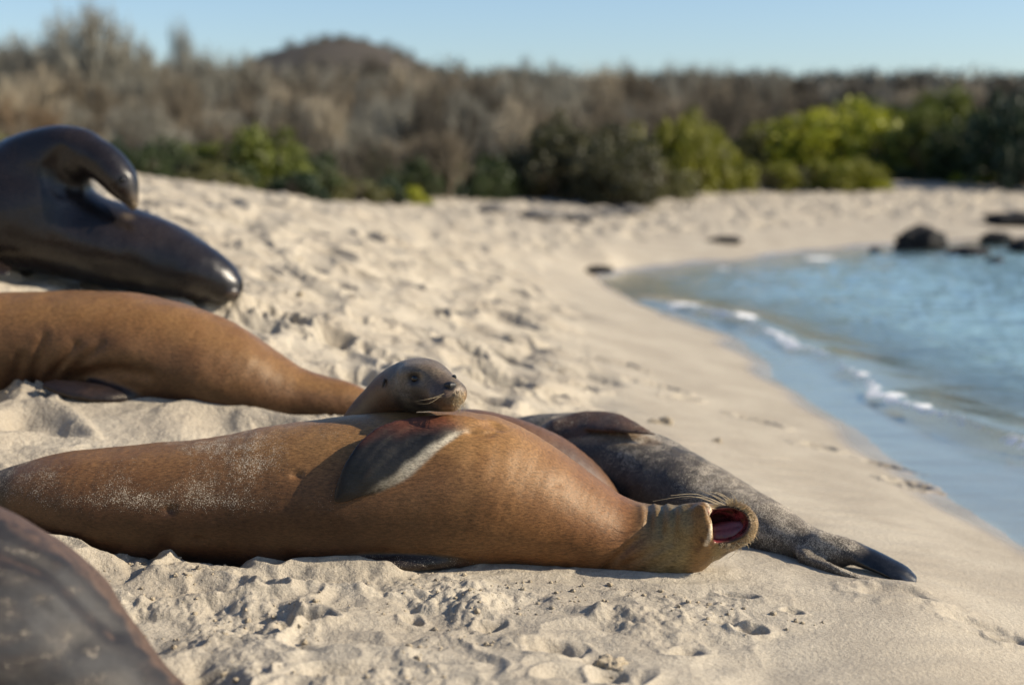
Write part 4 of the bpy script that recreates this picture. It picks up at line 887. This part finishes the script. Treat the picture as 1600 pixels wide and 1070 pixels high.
for i, (px, top, hw, Y, kind, lab) in enumerate(GREEN):
    x = (px - 800) / F * Y; z = gz(x, Y); ztop = P(px, top, Y)[2]; r = hw * Y / F; h = max(ztop - z, .3)
    k = i % 4; parts = [('foliage', cached('lf', k, kind), (r, r, h * .98))]
    parts.append(('trunk', cached('tr', i % 5, 'trunk'), (r * .75, r * .75, h * .62)))
    if kind in ('olive', 'olive2', 'yel2', 'shade', 'mid'): parts.append(('twigs', cached('tw', i % 5, 'brown'), (r * .75, r * .75, h * .64)))
    plant('tree' if 'tree' in lab else 'bush', (x, Y, z - .03), (1, 1, 1), vr.uniform(0, 6.28), parts, lab, 'tree' if 'tree' in lab else 'bush')
MW = {'grey': 'grey', 'brown': 'brown', 'pale': 'pale whitish', 'umber': 'dark umber', 'rust': 'rusty brown'}
def bare(px, top, hw, Y, mat, lab, group=None, name='bare_shrub'):
    if lab is None:
        row = 'just behind the beach' if Y < 27 else 'in the middle of the thicket' if Y < 37 else 'at the back of the thicket'; side = 'left' if px < 300 else 'centre left' if px < 650 else 'centre right' if px < 1000 else 'right'
        lab = MW[mat] + ' leafless shrub ' + row + ', ' + side + ' part'; group = MW[mat] + ' leafless shrubs ' + row + ', ' + side
    x = (px - 800) / F * Y; z = gz(x, Y); k = vr.randrange(5); h = max(P(px, top, Y)[2] - z, .5) / TWH[k]; r = hw * Y / F / .9
    plant(name, (x, Y, z - .05), (r, r, h), vr.uniform(0, 6.28), [('trunk', cached('tr', k, mat), (1, 1, 1)), ('twigs', cached('tw', k, mat), (1, 1, 1))], lab, 'tree' if 'tree' in name else 'shrub', group)
bare(155, 12, 75, 34, 'grey', 'tallest grey leafless tree poking above the scrub into the sky at left', name='bare_tree')
bare(112, 42, 60, 36, 'grey', 'grey leafless tree left of the tallest one', name='bare_tree')
bare(205, 48, 55, 35, 'grey', 'grey leafless tree right of the tallest one', name='bare_tree')
for i, (a, t_) in enumerate(((-30, 70), (20, 60), (65, 62), (240, 70), (335, 78), (380, 84), (20, 80), (180, 70))):
    bare(a, t_, 62, 33 + i * .8, 'grey', 'tall grey leafless tree of the thicket against the sky at far left', 'tall leafless trees at far left', name='bare_tree')
bare(292, 36, 34, 40, 'grey', 'slim leafless tree rising above the skyline left of the round hill', name='bare_tree')
bare(505, 150, 45, 22, 'pale', 'pale leafless tree with visible light stems above the olive shrub', name='bare_tree')
bare(795, 150, 45, 28, 'pale', 'tan leafless shrub standing out left of the central thicket')
bare(60, 150, 60, 24, 'rust', 'rusty brown shrub behind the black sea lion\'s arched neck')
bare(690, 200, 55, 25, 'rust', 'reddish brown shrub left of the tan one')
bare(890, 158, 110, 27, 'brown', 'broad brown twiggy shrub crowning the central thicket')
bare(1060, 215, 55, 27, 'brown', 'brown twiggy shrub drooping at the right end of the central thicket')
rows = [(21, 195, 42, -60, 700), (25, 165, 46, -80, 830), (29, 140, 46, -90, 880), (34, 122, 44, -90, 1130), (40, 112, 42, -90, 1300), (48, 108, 38, -90, 1700), (58, 110, 34, -90, 1700)]
for ri, (Y, top, hw, x0, x1) in enumerate(rows):
    px = x0 + vr.uniform(0, 20)
    while px < x1:
        lefty = max(0, (400 - px) / 400); tp = top + vr.uniform(-16, 24) - lefty * (28 if ri > 1 else 10) + (18 if px > 900 else 0)*(ri < 5) + max(0, (px - 900) / 700) * 22
        bare(px, tp, hw * vr.uniform(.8, 1.3), Y * vr.uniform(.95, 1.06), vr.choice(['grey', 'grey', 'brown', 'grey', 'brown', 'pale', 'umber', 'umber', 'rust' if ri == 1 else 'brown']),
             None)
        px += hw * vr.uniform(.85, 1.25)
for px, Y, top in [(180, 16, 235), (225, 14, 246), (285, 15, 255), (365, 14.5, 268), (430, 15.5, 262), (465, 15, 282), (510, 16.5, 285), (585, 18, 290), (600, 21, 262), (655, 21, 268), (690, 22, 278), (715, 24, 262), (770, 24, 262), (820, 25, 250), (1010, 27, 272), (1070, 29, 262), (1130, 31, 252), (1180, 34, 225), (1250, 37, 205), (1150, 36, 240), (-40, 15, 225), (20, 16, 240), (80, 15, 240), (560, 24, 245), (480, 22, 240), (640, 26, 240)]:
    x = (px - 800) / F * Y; z = gz(x, Y); r = vr.uniform(38, 56) * Y / F; h = max(P(px, top - 26, Y)[2] - z, .35)
    plant('bush', (x, Y, z - .03), (1, 1, 1), vr.uniform(0, 6.28), [('foliage', cached('lf', vr.randrange(4), vr.choice(['shade', 'shade', 'dark', 'olive'])), (r, r, h)), ('twigs', cached('tw', vr.randrange(5), 'brown'), (r * .8, r * .8, h * .66))],
          'dark green undergrowth at the foot of the dry thicket, ' + ('far left' if px < 120 else 'left' if px < 350 else 'centre left' if px < 560 else 'centre' if px < 800 else 'right of centre' if px < 1120 else 'right'), 'bush', 'dark undergrowth ' + ('far left' if px < 120 else 'left' if px < 350 else 'centre left' if px < 560 else 'centre' if px < 800 else 'right of centre' if px < 1120 else 'right'))
# far scrub on the slope and the round hill: one mass
fr = np.random.RandomState(4); V = []; Fs = []; o_ = 0
n_f = 2600; u = fr.rand(n_f); fy = 62 * (430 / 62) ** u; fx = fr.uniform(-.46, .46, n_f) * fy
fz = base_h(fx, fy)
base_q = []
for k in range(4):
    m_ = 240; d = fr.randn(m_, 3); d /= np.linalg.norm(d, axis=1)[:, None]; d[:, 2] = np.abs(d[:, 2]); p = d * (.35 + .65 * fr.rand(m_, 1)); ax = fr.randn(m_, 3); ax /= np.linalg.norm(ax, axis=1)[:, None]
    sd_ = np.cross(ax, fr.randn(m_, 3)); sd_ /= np.linalg.norm(sd_, axis=1)[:, None]; base_q.append(np.stack([p - sd_ * .04, p + sd_ * .04, p + ax * .24], 1).reshape(-1, 3))
for i in range(n_f):
    r = (1.4 + 1.2 * fr.rand()) * (1 + fy[i] / 600) * (.62 if fy[i] > 280 else 1); hgt = r * fr.uniform(.8, 1.15)
    V.append(base_q[i % 4] * (r, r, hgt) + (fx[i], fy[i], fz[i] - .1))
V = np.concatenate(V); o = mesh_np('far_scrub', V, np.arange(len(V)).reshape(-1, 3), TM['far'], False); tag(o, 'distant brown scrub covering the slope and the low round hill', 'scrub', kind='stuff')
